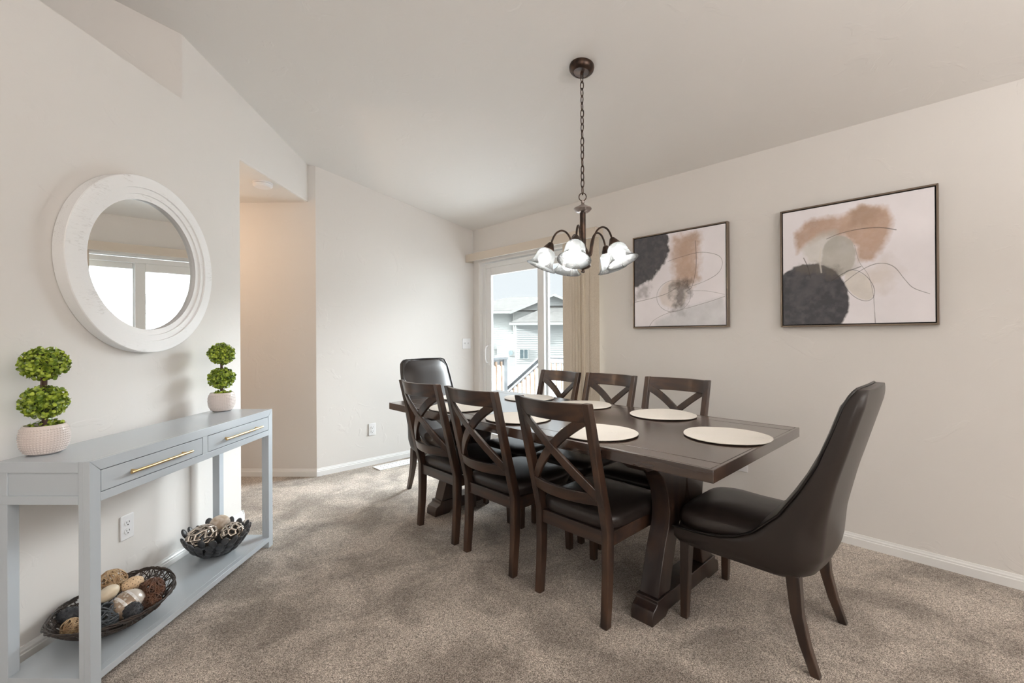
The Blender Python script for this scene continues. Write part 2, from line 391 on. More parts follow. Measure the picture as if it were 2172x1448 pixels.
# vertical blind, its valance along the top and the vanes drawn to the right
vb = thing('vertical_blind', 'cream fabric vertical blind drawn open beside the sliding glass door', 'blind', (X0, 2.3, 0))
M_FAB = simple('cream_blind_fabric', (.62, .55, .46, 1), .8, bump=(300, .3, .0005), var=(120, (.57, .50, .41, 1), 2))
M_VAL = simple('valance_vinyl', (.63, .56, .48, 1), .5)
m = MB(); m.box(-.115, -.110, -.03, 1.753, 2.055, 2.14); m.box(-.110, -.003, -.03, -.025, 2.055, 2.14); m.box(-.110, -.003, 1.748, 1.753, 2.055, 2.14)
m.build('valance', M_VAL, vb, bevel=.0015)
MB().box(-.085, -.045, -.01, 1.74, 2.07, 2.10).build('headrail', M_TRIM, vb)
vy = [(.008, 86), (.055, 84), (.108, 78), (.16, 70), (.195, 62), (.228, 66), (.262, 70), (.296, 74), (.335, 80)]
for i, (yy, a) in enumerate(vy):
    a = math.radians(a); d = Vector((math.cos(a), math.sin(a), 0)); nn = Vector((-d.y, d.x, 0)); loops = []
    for z in (.03, 2.06):
        front = [Vector((-.065, yy, z)) + d*(u*.042) + nn*(.006*(1-u*u)) for u in (-1, -.6, -.2, .2, .6, 1)]
        loops.append(front + [p + nn*.0012 for p in front[::-1]])
    MB().loft(loops).build('vane', M_FAB, vb, smooth=60)

# ------------------------------------------------------------------ small wall fittings
def outlet(label, loc, rotz, slots=True):
    t = thing('wall_outlet', label, 'outlet', loc, rotz, 'wall outlets')          # local +y points out of the wall
    MB().box(-.036, .036, 0, .006, -.058, .058).build('cover_plate', M_WHITEP, t, bevel=.003)
    for s in (-1, 1):
        m = MB(); m.prism([(.0165*math.cos(a), .0145*math.sin(a)+s*.0195) for a in [2*PI*i/20 for i in range(20)]], .004, .0085, 'y')
        r = m.build('receptacle', M_WHITEP, t)
        m = MB(); z = s*.0195
        m.box(-.0085, -.0060, .0086, .0092, z-.001, z+.0075); m.box(.0055, .0078, .0086, .0092, z-.001, z+.0075)
        m.prism([(.0028*math.cos(a), .0028*math.sin(a)+z-.0085) for a in [2*PI*i/10 for i in range(10)]], .0086, .0092, 'y')
        m.build('slots', M_DARKHOLE, r)
    return t
outlet('white duplex outlet on the left wall, seen under the grey console table', DP(2.09, DM-.0005, .328), D45+PI)
outlet('white duplex outlet low on the far wall beside the floor vent', (1.996, Y0-.0005, .338), PI)
outlet('white duplex outlet on the right wall, glimpsed beneath the table corner', (X0-.0005, 1.15, .352), PI/2)
sw = thing('light_switch', 'white double toggle light switch in the corner beside the sliding door', 'light switch', (3.135, Y0-.0005, 1.14), PI)
MB().box(-.058, .058, 0, .006, -.058, .058).build('switch_plate', M_WHITEP, sw, bevel=.003)
for s in (-1, 1):
    MB().box(s*.023-.005, s*.023+.005, .005, .016, -.004, .012).build('toggle', M_WHITEP, sw, bevel=.001)
vt = thing('floor_vent', 'white slotted metal floor vent in the carpet along the far wall', 'floor vent', (2.16, 3.895, 0))
m = MB(); a, b2, w_ = .205, .075, .02
for q in ((-a, a, -b2, -b2+w_), (-a, a, b2-w_, b2), (-a, -a+w_, -b2+w_, b2-w_), (a-w_, a, -b2+w_, b2-w_)): m.box(*q, 0, .008)
m.build('vent_frame', M_TRIM, vt, bevel=.002)
MB().box(-a+w_, a-w_, -b2+w_, b2-w_, .0005, .0012).build('duct_opening', M_DARKHOLE, vt)
for i in range(9):
    m = MB()
    for yy in (-.028, 0, .028):
        Mx = Matrix.Translation((-a+.04+i*.041, yy, .004)) @ Matrix.Rotation(.5, 4, 'X')
        m.box(-.018, .018, -.010, .010, -.0012, .0012, Mx)
    m.build('louver', M_TRIM, vt)
sd = thing('smoke_detector', 'round white smoke detector on the hallway ceiling', 'smoke detector', (1.0, 3.83, 2.41))
MB().lathe([(.001, 0), (.070, 0), (.070, -.010), (.066, -.012)], 40).build('base_plate', M_WHITEP, sd, smooth=30)
MB().lathe([(.060, -.0115), (.068, -.0155), (.068, -.027), (.055, -.036), (.001, -.038)], 40).build('detector_cover', M_WHITEP, sd, smooth=30)

# ------------------------------------------------------------------ X-back dining chairs
def back_y(z):      # front face of the posts along the height (local y, seat front is +y)
    return float(np.interp(z, [0, .2, .40, .64, .957], [-.252, -.240, -.240, -.300, -.377]))
def back_surf(x, z): return back_y(z) + .018 - .050*(1-(x/.19)**2)
def make_chair():
    t = thing('dining_chair', '', 'chair')
    zs = [0, .08, .16, .24, .32, .40, .46, .52, .58, .64, .70, .76, .82, .88, .95]
    wd = lambda z: float(np.interp(z, [0, .25, .42, .60, .95], [.036, .046, .050, .042, .032]))
    for s in (-1, 1):
        xo = lambda z: s*(.205 + .006*max(0, z-.4)/.55)
        loops = [[Vector((xo(z), back_y(z), z)), Vector((xo(z)-s*.034, back_y(z), z)), Vector((xo(z)-s*.034, back_y(z)+wd(z), z)), Vector((xo(z), back_y(z)+wd(z), z))] for z in zs]
        MB().loft(loops).build('rear_leg', M_WOOD, t, bevel=.004, smooth=35)
        m = MB(); m.loft([[Vector((s*x, y, z)) for x, y in ((.212-w, .222-w2), (.212, .222-w2), (.212, .222), (.212-w, .222))] for z, w, w2 in ((0, .032, .032), (.30, .042, .042), (.395, .042, .042))])
        m.build('front_leg', M_WOOD, t, bevel=.003)
    xs = np.linspace(-.182, .182, 13)
    MB().slab([(x, .909) for x in xs], back_surf, .039, .022, True).build('top_rail', M_WOODH, t, bevel=.004, smooth=35)
    MB().slab([(x, .540) for x in xs], back_surf, .027, .020, True).build('lower_rail', M_WOODH, t, bevel=.003, smooth=35)
    for s in (-1, 1):
        pts = [(s*u*.168, .745 + u*.1555 - u*u*.0245) for u in np.linspace(-1.1, 1.1, 17)]
        f = lambda x, z, s=s: back_surf(x, z) + s*.003
        MB().slab(pts, f, .0195, .0175).build('cross_brace', M_WOOD, t, bevel=.003, smooth=35)
    m = MB(); m.box(-.175, .175, -.228, -.205, .335, .395)
    m.box(-.172, .172, .185, .208, .335, .395); m.box(-.205, -.183, -.20, .185, .335, .395); m.box(.183, .205, -.20, .185, .335, .395)
    m.build('seat_apron', M_WOODH, t, bevel=.002)
    m = MB(); loops = []
    for z, k in ((.392, .0), (.398, .016), (.425, .024), (.448, .020), (.462, .0), (.470, -.035), (.4745, -.09), (.476, -.16)):
        l = []
        for i in range(32):
            a = 2*PI*i/32; e = .35
            ca = math.copysign(abs(math.cos(a))**e, math.cos(a)); sa = math.copysign(abs(math.sin(a))**e, math.sin(a))
            hx = .195 + k; hy_ = .205 + k
            tw = 1 + .05*sa
            l.append(Vector((hx*ca*tw, .005+hy_*sa, z)))
        loops.append(l)
    m.loft(loops); m.build('seat_cushion', M_LEATH, t, smooth=50, bevel=None)
    return t
chair0 = make_chair()
GA = 'wooden X-back dining chairs'
def place_chair(o, x, y, rz, label):
    o.location = (x, y, 0); o.rotation_euler = (0, 0, rz); o['label'] = label; o['group'] = GA
# near side: they face +x
near = [(1.293, 1.812, 'dark wooden X-back chair nearest the camera, full back towards it'),
        (1.855, 1.812, 'dark wooden X-back chair in the middle of the near side of the table'),
        (2.352, 1.815, 'dark wooden X-back chair on the near side closest to the far wall')]
far = [(1.345, 2.350, .02, 'dark wooden X-back chair across the table, nearest the abstract paintings'),
       (1.845, 2.335, -.035, 'dark wooden X-back chair in the middle of the far table side'),
       (2.315, 2.315, -.11, 'dark wooden X-back chair across the table, in front of the sliding door')]
first = True
for y, x, lb in near:
    c = chair0 if first else copy_tree(chair0); first = False
    place_chair(c, x, y, -PI/2, lb)
for y, x, a, lb in far:
    c = copy_tree(chair0); place_chair(c, x, y, PI/2+a, lb)

# ------------------------------------------------------------------ leather host chairs (local +y = seat front)
PIPE = [(.262, .388), (.17, .392), (.08, .402), (.0, .425), (-.06, .459), (-.15, .549), (-.218, .655), (-.271, .757), (-.314, .875), (-.345, .97), (-.362, 1.005)]
def make_host():
    t = thing('host_chair', '', 'chair')
    pz = [p[1] for p in PIPE]; py = [p[0] for p in PIPE]
    yp = lambda z: float(np.interp(z, pz, py))
    yr = lambda z: float(np.interp(z, [.318, .34, .40, .53, .68, .83, .98, 1.03], [-.215, -.25, -.277, -.290, -.322, -.365, -.408, -.412]))
    hwid = lambda z: float(np.interp(z, [.318, .34, .42, .60, .80, .95, 1.0, 1.02, 1.03], [.225, .243, .250, .243, .236, .228, .218, .200, .180]))
    Z = [.318, .326, .345, .37, .388, .390, .392, .397, .402, .413, .425, .442, .459, .49, .52, .549, .60, .655, .70, .757, .81, .875, .93, .97, .995, 1.012, 1.024, 1.030]
    loops = []
    for z in Z:
        w = hwid(z); r_ = yr(z); f = yp(z) if z <= 1.005 else -.362 - (z-1.005)*.5
        if z < .34: f = .262 - (.345-z)*.6; w = hwid(z)
        arm = float(np.interp(z, [.3, .45, .6, .8], [.035, .038, .045, .05]))
        cr = min(.085, abs(f-r_)*.48); out = []
        N = 8
        # outer from left front to right front, round the rear corners
        for k in range(6): out.append((-w + .012*(k == 0), f + (r_+cr-f)*k/6))
        for k in range(N+1):
            a = PI + (PI/2)*k/N; out.append((-w+cr + cr*math.cos(a), r_+cr + cr*math.sin(a)))
        for k in range(1, 6): out.append((-w+cr + (2*w-2*cr)*k/6, r_ - .012*math.sin(PI*k/6)))
        for k in range(N+1):
            a = 1.5*PI + (PI/2)*k/N; out.append((w-cr + cr*math.cos(a), r_+cr + cr*math.sin(a)))
        for k in range(5, -1, -1): out.append((w - .012*(k == 0), f + (r_+cr-f)*k/6))
        # inner, back from right to left
        thick = .062 if z > .45 else .05
        yi = min(f-.004, max(r_+thick, f-.03 if z > .62 else r_+thick + 0.0))
        if z > 1.0: yi = f-.003
        wi = w-arm
        for k in range(5): out.append((wi - .004*k, f-.002 + (yi-f)*k/5))
        for k in range(0, 9):
            u = 1-2*k/8; out.append(((wi-.02)*u, yi - .012*(1-u*u)))
        for k in range(4, -1, -1): out.append((-wi + .004*k, f-.002 + (yi-f)*k/5))
        loops.append([Vector((x, y, z)) for x, y in out])
    m = MB(); m.loft(loops); m.build('shell', M_LEATH, t, smooth=60)
    # welt along the arm line and over the top
    m = MB()
    side = [(-hwid(z)+.003, y, z+.002) for y, z in PIPE]
    top = [(-.205, -.372, 1.022), (-.17, -.378, 1.031), (0, -.384, 1.033), (.17, -.378, 1.031), (.205, -.372, 1.022)]
    path = side + top + [(-x, y, z) for x, y, z in side[::-1]]
    m.tube(path, .0045, 6); m.build('piping', M_PIPE, t, smooth=60)
    # padded front of the backrest, bulging a little in front of the welt
    m = MB(); loops = []
    for z in (.43, .46, .50, .56, .62, .70, .78, .86, .92, .96, .985, 1.003, 1.014, 1.020):
        w = hwid(z) - .010 - max(0, z-.97)*.7; f = yp(min(z, 1.005)) - max(0, z-1.005)*.4
        bul = .030*min(1, (1.024-z)/.05)*min(1, (z-.40)/.12); l = []
        for i in range(15):
            u = -1 + 2*i/14; l.append(Vector((w*u, f + bul*(1-abs(u)**3.5) - .004, z)))
        for i in range(15):
            u = 1 - 2*i/14; l.append(Vector((w*u*.97, f - .020, z)))
        loops.append(l)
    m.loft(loops); m.build('back_cushion', M_LEATH, t, smooth=60)
    # seat base and cushion
    m = MB(); loops = []
    for z, k in ((.318, -.02), (.325, -.004), (.36, 0), (.392, -.003)):
        loops.append([Vector((x*(1), y, z)) for x, y in [(math.copysign(abs(math.cos(a))**.3, math.cos(a))*(.243+k), .035+math.copysign(abs(math.sin(a))**.3, math.sin(a))*(.232+k)) for a in [2*PI*i/32 for i in range(32)]]])
    m.loft(loops); m.build('seat_base', M_LEATH, t, smooth=50)
    m = MB(); loops = []
    for z, k in ((.385, -.01), (.395, .006), (.42, .012), (.448, .006), (.468, -.012), (.480, -.045), (.487, -.10), (.490, -.18)):
        l = []
        for i in range(36):
            a = 2*PI*i/36; x = math.copysign(abs(math.cos(a))**.38, math.cos(a)); y = math.copysign(abs(math.sin(a))**.38, math.sin(a))
            xx = x*(.205+k) if y < .2 else x*(.222+k)
            l.append(Vector((xx, .025 + y*(.235+k), z)))
        loops.append(l)
    m.loft(loops); m.build('seat_cushion', M_LEATH, t, smooth=50)
    for s in (-1, 1):
        m = MB(); m.loft([[Vector((s*x, y, z)) for x, y in ((.235-w, .235-w), (.235, .235-w), (.235, .235), (.235-w, .235))] for z, w in ((0, .030), (.20, .038), (.33, .044))])
        m.build('front_leg', M_ESP, t, bevel=.003)
        loops = []
        for z in (0, .05, .10, .15, .20, .25, .30, .34):
            yb = float(np.interp(z, [0, .10, .20, .34], [-.278, -.246, -.224, -.215])); w = .030 + .016*z/.34
            xo = .232
            loops.append([Vector((s*(xo-w), yb, z)), Vector((s*xo, yb, z)), Vector((s*xo, yb+w, z)), Vector((s*(xo-w), yb+w, z))])
        m = MB(); m.loft(loops); m.build('rear_leg', M_ESP, t, bevel=.003, smooth=35)
    return t
hc = make_host(); hc.location = (2.108, .690, 0); hc['label'] = 'dark brown leather host chair at the near end of the table'; hc['group'] = 'leather host chairs'
hc2 = copy_tree(hc); hc2.location = (2.108, 2.945, 0); hc2.rotation_euler = (0, 0, PI)
hc2['label'] = 'dark leather host chair at the far end of the table, beyond the place settings'

# ------------------------------------------------------------------ dining table
TX0, TX1, TY0, TY1, TZ = 1.545, 2.56, .642, 2.882, .762
tb = thing('dining_table', 'long dark brown wooden trestle dining table set with round placemats', 'table', ((TX0+TX1)/2, (TY0+TY1)/2, 0))
hx, hy2 = (TX1-TX0)/2, (TY1-TY0)/2
m = MB(); g = .0012; th = .046
bw_ = .014; z0_, z1_ = TZ-th, TZ
m.box(-hx+.10+g, hx-.10-g, -hy2+bw_+g, -g, z0_, z1_); m.box(-hx+.10+g, hx-.10-g, g, hy2-bw_-g, z0_, z1_)
for q in ((-hx+bw_+.0003, -hx+.10-g), (hx-.10+g, hx-bw_-.0003)): m.box(q[0], q[1], -hy2+bw_+g, hy2-bw_-g, z0_, z1_)
oc = [(-hx, -hy2), (hx, -hy2), (hx, hy2), (-hx, hy2)]; ic = [(-hx+bw_, -hy2+bw_), (hx-bw_, -hy2+bw_), (hx-bw_, hy2-bw_), (-hx+bw_, hy2-bw_)]
m.add([(x, y, z) for z in (z0_, z1_+.0004) for x, y in oc+ic], [(i, (i+1) % 4, 8+(i+1) % 4, 8+i) for i in range(4)] + [(4+i, 12+i, 12+(i+1) % 4, 4+(i+1) % 4) for i in range(4)] + [(8+i, 8+(i+1) % 4, 12+(i+1) % 4, 12+i) for i in range(4)] + [(i, 4+i, 4+(i+1) % 4, (i+1) % 4) for i in range(4)])
m.build('tabletop', M_TABLE, tb, bevel=.0022)
MB().box(-hx+.004, hx-.004, -hy2+.004, hy2-.004, TZ-th+.004, TZ-.004).build('tabletop_core', M_GAP, tb)
for s in (-1, 1):
    MB().box(s*.30-.022, s*.30+.022, -hy2+.26, hy2-.26, .655, TZ-th).build('table_rail', M_TABLEX, tb, bevel=.002)
for yc, tt in ((1.02, 0), (2.625, 1)):
    y = yc - (TY0+TY1)/2
    ft = [(-.335, 0), (-.335, .035), (-.325, .058), (-.300, .070), (-.292, .078), (-.292, .092), (.292, .092), (.292, .078), (.300, .070), (.325, .058), (.335, .035), (.335, 0), (.22, 0), (.20, .018), (-.20, .018), (-.22, 0)]
    m = MB(); m.prism(ft, y-.052, y+.052, 'y'); foot = m.build('trestle_foot', M_TABLEX, tb, bevel=.003)
    m = MB()
    # slanted leg pair meeting a flared upper panel
    for s in (-1, 1):
        L = [(s*.275, .092), (s*.255, .16), (s*.215, .28), (s*.175, .37), (s*.165, .43), (s*.18, .52), (s*.225, .60), (s*.29, .655)]
        R = [(s*.165, .092), (s*.150, .16), (s*.110, .28), (s*.072, .37), (s*.03, .43), (s*.005, .52), (s*.002, .60), (s*.001, .655)]
        m.loft([[Vector((a[0], y-.044, a[1])), Vector((b[0], y-.044, b[1])), Vector((b[0], y+.044, b[1])), Vector((a[0], y+.044, a[1]))] for a, b in zip(L, R)])
    m.build('trestle_leg', M_TABLEX, tb, bevel=.003, smooth=35)
    m = MB(); m.prism([(-.40, .716), (-.40, .68), (-.36, .655), (-.30, .65), (.30, .65), (.36, .655), (.40, .68), (.40, .716)], y-.05, y+.05, 'y')
    m.build('trestle_head', M_TABLEX, tb, bevel=.003)
MB().box(-.02, .02, 1.02+.05-1.762, 2.625-.05-1.762, .60, .655).build('stretcher', M_TABLEX, tb, bevel=.003)

# placemats: woven discs with concentric ridges
def mat_weave():
    m, nt, b = new_mat('woven_placemat'); L = nt.links.new; N = nt.nodes.new
    tc = N('ShaderNodeTexCoord'); wv = N('ShaderNodeTexWave'); wv.wave_type = 'RINGS'; wv.rings_direction = 'Z'; wv.inputs['Scale'].default_value = 62; wv.inputs['Distortion'].default_value = 0
    L(tc.outputs['Object'], wv.inputs['Vector'])
    bp = N('ShaderNodeBump'); bp.inputs['Strength'].default_value = .6; bp.inputs['Distance'].default_value = .002; L(wv.outputs['Fac'], bp.inputs['Height']); L(bp.outputs[0], b.inputs['Normal'])
    r = N('ShaderNodeValToRGB'); r.color_ramp.elements[0].color = (.70, .64, .56, 1); r.color_ramp.elements[1].color = (.88, .84, .78, 1); r.color_ramp.elements[1].position = .35
    L(wv.outputs['Fac'], r.inputs['Fac']); L(r.outputs['Color'], b.inputs['Base Color'])
    b.inputs['Roughness'].default_value = .55
    return m
M_PLACE = mat_weave()
pm = [(2.101, .812, 'cream round placemat nearest the camera, before the leather chair'), (2.405, 1.285, 'cream round placemat on the wall side nearest the paintings'),
      (1.752, 1.262, 'cream round placemat before the nearest X-back chair'), (2.378, 1.833, 'cream round placemat in the middle of the wall side of the table'),
      (1.752, 1.800, 'cream round placemat before the middle chair of the near side'), (2.372, 2.322, 'round placemat by the sliding door, greyed by window glare'),
      (1.735, 2.335, 'cream round placemat on the near side towards the far wall'), (2.06, 2.70, 'cream round placemat before the far leather host chair')]
for i, (x, y, lb) in enumerate(pm):
    m = MB(); R_ = .183; seg = 72; loops = []
    rnd = random.Random(i); ph = rnd.random()*6; wob = lambda a: .0022*math.sin(2*a+ph) + .0014*math.sin(3*a+2*ph)
    top = [(r, .0048) for r in (.002, .05, .10, .15, .178)] + [(R_, .0035), (R_, .0012)]
    for r, z in top: loops.append([Vector((r*math.cos(2*PI*k/seg), r*math.sin(2*PI*k/seg), z + .0036*(r/R_)**3 + max(0, wob(2*PI*k/seg))*(r/R_)**2)) for k in range(seg)])
    loops.append([Vector((.14*math.cos(2*PI*k/seg), .14*math.sin(2*PI*k/seg), .0006)) for k in range(seg)])
    m.loft(loops)
    tag(m.build('placemat', M_PLACE, loc=(x, y, TZ+.0004), smooth=50), lb, 'placemat', 'round woven placemats on the dining table')

# ------------------------------------------------------------------ chandelier
CX, CY = 1.92, 1.475
ch = thing('chandelier', 'dark bronze five-arm chandelier with lit glass bell shades hanging by a chain', 'chandelier', (CX, CY, 0))
cz = ceil_z(CX)
tilt = Matrix.Translation((0, 0, cz)) @ Matrix.Rotation(math.atan(SL), 4, 'Y')
MB().lathe([(.002, .0), (.064, 0), (.066, -.008), (.064, -.022), (.054, -.034), (.042, -.040), (.040, -.038), (.002, -.038)], 40, tilt).build('ceiling_canopy', M_BRONZE, ch, smooth=35)
m = MB(); m.tube([(0, 0, cz-.03), (0, 0, cz-.052)], .008, 10); m.build('canopy_stem', M_BRONZE, ch, smooth=40)
# chain
zt, zb = cz-.048, 1.972
nl = 17; step = (zt-zb)/nl
for i in range(nl):
    zc = zt - (i+.5)*step; a0 = (i % 2)*PI/2 + .25*math.sin(i*1.7)
    pts = []
    for k in range(14):
        a = 2*PI*k/14; u = .0088*math.cos(a); w = (.5*step+.0052)*math.sin(a)
        pts.append((u*math.cos(a0), u*math.sin(a0), zc + w))
    MB().tube(pts, .0026, 6, closed=True).build('chain_link', M_BRONZE, ch, smooth=60)
m = MB(); m.tube([(.019*math.cos(a)*math.cos(.9), .019*math.cos(a)*math.sin(.9)*-1, 1.956+.021*math.sin(a)) for a in [2*PI*k/20 for k in range(20)]], .0026, 8, closed=True)
m.build('hanging_ring', M_BRONZE, ch, smooth=60)
MB().lathe([(.002, 1.938), (.006, 1.938), (.006, 1.932), (.009, 1.930), (.009, 1.925), (.006, 1.923), (.009, 1.920), (.010, 1.915), (.018, 1.911), (.034, 1.903), (.046, 1.896), (.047, 1.891), (.040, 1.882), (.030, 1.874), (.018, 1.872), (.015, 1.870), (.002, 1.87)], 36).build('top_cap', M_NICKEL, ch, smooth=35)
MB().lathe([(.002, 1.873), (.0155, 1.873), (.0155, 1.70), (.018, 1.690), (.028, 1.670), (.037, 1.650), (.037, 1.640), (.022, 1.630), (.014, 1.622), (.022, 1.610), (.040, 1.598), (.042, 1.589), (.032, 1.578), (.014, 1.572), (.006, 1.570), (.010, 1.563), (.010, 1.556), (.002, 1.552)], 36).build('center_column', M_BRONZE, ch, smooth=35)
view = math.atan2(math.cos(YAW), math.sin(YAW))      # heading of the camera axis
for k in range(5):
    th_ = math.radians(-38 + 72*k)
    ang = view - PI/2 + th_
    d = Vector((math.cos(ang), math.sin(ang), 0)); up = Vector((0, 0, 1))
    P = lambda r, z: d*r + up*z
    path = [P(.024, 1.650), P(.040, 1.638), P(.050, 1.65), P(.056, 1.69), P(.066, 1.735), P(.086, 1.768), (P(.112, 1.779)), P(.138, 1.768), P(.156, 1.742), P(.168, 1.708)]
    # smooth it
    sm = []
    for i in range(len(path)-1):
        p0 = path[max(i-1, 0)]; p1 = path[i]; p2 = path[i+1]; p3 = path[min(i+2, len(path)-1)]
        for u in (0, .33, .66):
            sm.append(.5*((2*p1) + (p2-p0)*u + (2*p0-5*p1+4*p2-p3)*u*u + (3*p1-p0-3*p2+p3)*u**3))
    sm.append(path[-1])
    arm = MB().tube(sm, .0052, 8).build('arm', M_BRONZE, ch, smooth=60)
    MB().blob(P(.034, 1.628), .008, .008, .010).build('arm_finial', M_NICKEL, arm, smooth=80)
    ax = (up*-1*math.cos(math.radians(24)) + d*math.sin(math.radians(24))).normalized()     # shade axis
    q = ax.to_track_quat('Z', 'Y').to_matrix().to_4x4()
    Mx = Matrix.Translation(P(.167, 1.712)) @ q
    MB().lathe([(.002, -.004), (.011, -.003), (.016, .004), (.021, .014), (.028, .026), (.030, .033), (.028, .035), (.002, .034)], 28, Mx).build('socket_cup', M_BRONZE, ch, smooth=35)
    prof = [(.022, .033), (.036, .040), (.046, .052), (.0505, .068), (.052, .085), (.055, .102), (.063, .118), (.075, .131), (.083, .137)]
    inner = [(r-.0025, z+.0005) for r, z in prof[::-1]]
    MB().lathe(prof + inner, 40, Mx, cap=False).build('glass_shade', M_SHADE, ch, smooth=50)
    MB().blob(Mx @ Vector((0, 0, .094)), .031, .031, .031).build('bulb', M_BULB, ch, smooth=180)

# ------------------------------------------------------------------ console table (diagonal frame: x = along wall, y = towards wall)
KT = .80
ct = thing('console_table', 'blue-grey painted console table with two drawers and a low shelf', 'console table', DP(2.06, 1.649), D45+math.radians(.3))
kx, ky, lg = .5625, .1655, .040
for sx in (-1, 1):
    for sy in (-1, 1):
        if sy < 0:
            lo = [(sx*(kx-lg), 0), (sx*kx, 0), (sx*kx, KT), (sx*(kx-.0012), KT-.0008), (sx*(kx-lg), KT-.0392)]
            m = MB(); m.prism(lo, -ky, -ky+.022, 'y'); m.box(min(sx*kx, sx*(kx-lg)), max(sx*kx, sx*(kx-lg)), -ky+.022, -ky+lg, 0, KT)
            m.build('leg', M_GREY, ct, bevel=.0008); continue
        kxx = kx - .002*(sy > 0); MB().box(min(sx*kxx, sx*(kx-lg)), max(sx*kxx, sx*(kx-lg)), min(sy*ky, sy*(ky-lg)), max(sy*ky, sy*(ky-lg)), 0, KT-(.0015 if sy > 0 else .0)-.038*(sy < 0)*0).build('leg', M_GREY, ct, bevel=.0015)
m = MB(); m.prism([(-kx+lg+.0010, KT-.038), (kx-lg-.0010, KT-.038), (kx-.0014, KT), (-kx+.0014, KT)], -ky, -ky+.022, 'y')
m.box(-kx+.001, kx-.001, -ky+.0225, ky-.002, KT-.022, KT-.0005)
m.build('table_top', M_GREY, ct, bevel=.0012)
m = MB(); m.box(-kx+lg, kx-lg, -ky, -ky+.022, KT-.147, KT-.117); m.box(-.016, .016, -ky, -ky+.022, KT-.117, KT-.038)
m.build('front_rail', M_GREY, ct, bevel=.001)
for s in (-1, 1):
    m = MB()
    e = s*kx; i_ = s*(kx-.010)
    m.box(min(e, i_), max(e, i_), -ky+lg+.001, ky-lg*0-.004, KT-.038, KT-.001)
    m.box(min(e, i_), max(e, i_), -ky+lg+.001, ky-.004, KT-.147, KT-.117)
    m.box(min(s*(kx-.006), s*(kx-.016)), max(s*(kx-.006), s*(kx-.016)), -ky+lg, ky-.01, KT-.13, KT-.03)
    m.build('end_panel', M_GREY, ct, bevel=.001)
MB().box(-kx+lg, kx-lg, ky-.02, ky-.004, KT-.147, KT-.02).build('back_rail', M_GREY, ct)
MB().box(-kx+.02, kx-.02, -ky+.03, ky-.02, KT-.135, KT-.13).build('drawer_bottom', M_GREY, ct)
for s in (-1, 1):
    a, b_ = (.016+.003, kx-lg-.003); a, b_ = (a, b_) if s > 0 else (-b_, -a)
    dr = MB().box(a, b_, -ky+.0005, -ky+.018, KT-.1143, KT-.0407).build('drawer', M_GREY, ct, bevel=.001)
    MB().box(a-.003, b_+.003, -ky+.0185, -ky+.0215, KT-.1172, KT-.0378).build('drawer_shadow_gap', M_GAP, dr)
    mid = (a+b_)/2 + .0; m = MB(); hl = .155
    m.tube([(mid-hl, -ky-.024, KT-.077), (mid+hl, -ky-.024, KT-.077)], .0055, 14)
    for q in (-1, 1): m.tube([(mid+q*(hl-.028), -ky+.002, KT-.077), (mid+q*(hl-.028), -ky-.022, KT-.077)], .0045, 10)
    m.build('pull_handle', M_BRASS, dr, smooth=40)
m = MB(); m.box(-kx+lg-.001, kx-lg+.001, -ky, -ky+.026, .035, .0605); m.box(-kx+.003, kx-.003, -ky+.0265, ky-.003, .040, .0600)
m.build('lower_shelf', M_GREY, ct, bevel=.001)

# ------------------------------------------------------------------ round mirror
def whitewash():
    m, nt, b = new_mat('whitewashed_wood'); L = nt.links.new; N = nt.nodes.new
    tc = N('ShaderNodeTexCoord'); mp = N('ShaderNodeMapping'); mp.inputs['Scale'].default_value = (30, 230, 230); mp.inputs['Rotation'].default_value = (0, .6, 0)
    n = N('ShaderNodeTexNoise'); n.inputs['Scale'].default_value = 1; n.inputs['Detail'].default_value = 6; n.inputs['Distortion'].default_value = .8
    n2 = N('ShaderNodeTexNoise'); n2.inputs['Scale'].default_value = 7; n2.inputs['Detail'].default_value = 2
    L(tc.outputs['Object'], mp.inputs[0]); L(mp.outputs[0], n.inputs['Vector']); L(tc.outputs['Object'], n2.inputs['Vector'])
    ml = N('ShaderNodeMath'); ml.operation = 'MULTIPLY'; L(n.outputs['Fac'], ml.inputs[0]); L(n2.outputs['Fac'], ml.inputs[1])
    r = N('ShaderNodeValToRGB'); e = r.color_ramp.elements; e[0].position = .33; e[0].color = (.86, .86, .86, 1); e[1].position = .47; e[1].color = (.64, .63, .62, 1)
    L(ml.outputs[0], r.inputs['Fac']); L(r.outputs['Color'], b.inputs['Base Color']); b.inputs['Roughness'].default_value = .5
    bp = N('ShaderNodeBump'); bp.inputs['Strength'].default_value = .3; bp.inputs['Distance'].default_value = .002; L(n.outputs['Fac'], bp.inputs['Height']); L(bp.outputs[0], b.inputs['Normal'])
    return m
M_WHITEW = whitewash()
mr = thing('round_mirror', 'large round mirror in a stepped whitewashed wooden frame on the left wall', 'mirror', DP(2.182, DM, 1.578), D45)
Mx = Matrix.Rotation(PI/2, 4, 'X')       # lathe axis -> local -y (out of the wall)
MB().lathe([(.420, 0), (.428, .004), (.428, .052), (.425, .055), (.372, .055), (.371, .047), (.343, .047), (.342, .040), (.316, .038), (.314, .022), (.314, .0)], 128, Mx, cap=False).build('mirror_frame', M_WHITEW, mr, smooth=30)
MB().lathe([(.316, .010), (.316, .022), (.001, .022)], 128, Mx, cap=False).build('mirror_glass', M_MIRROR, mr)

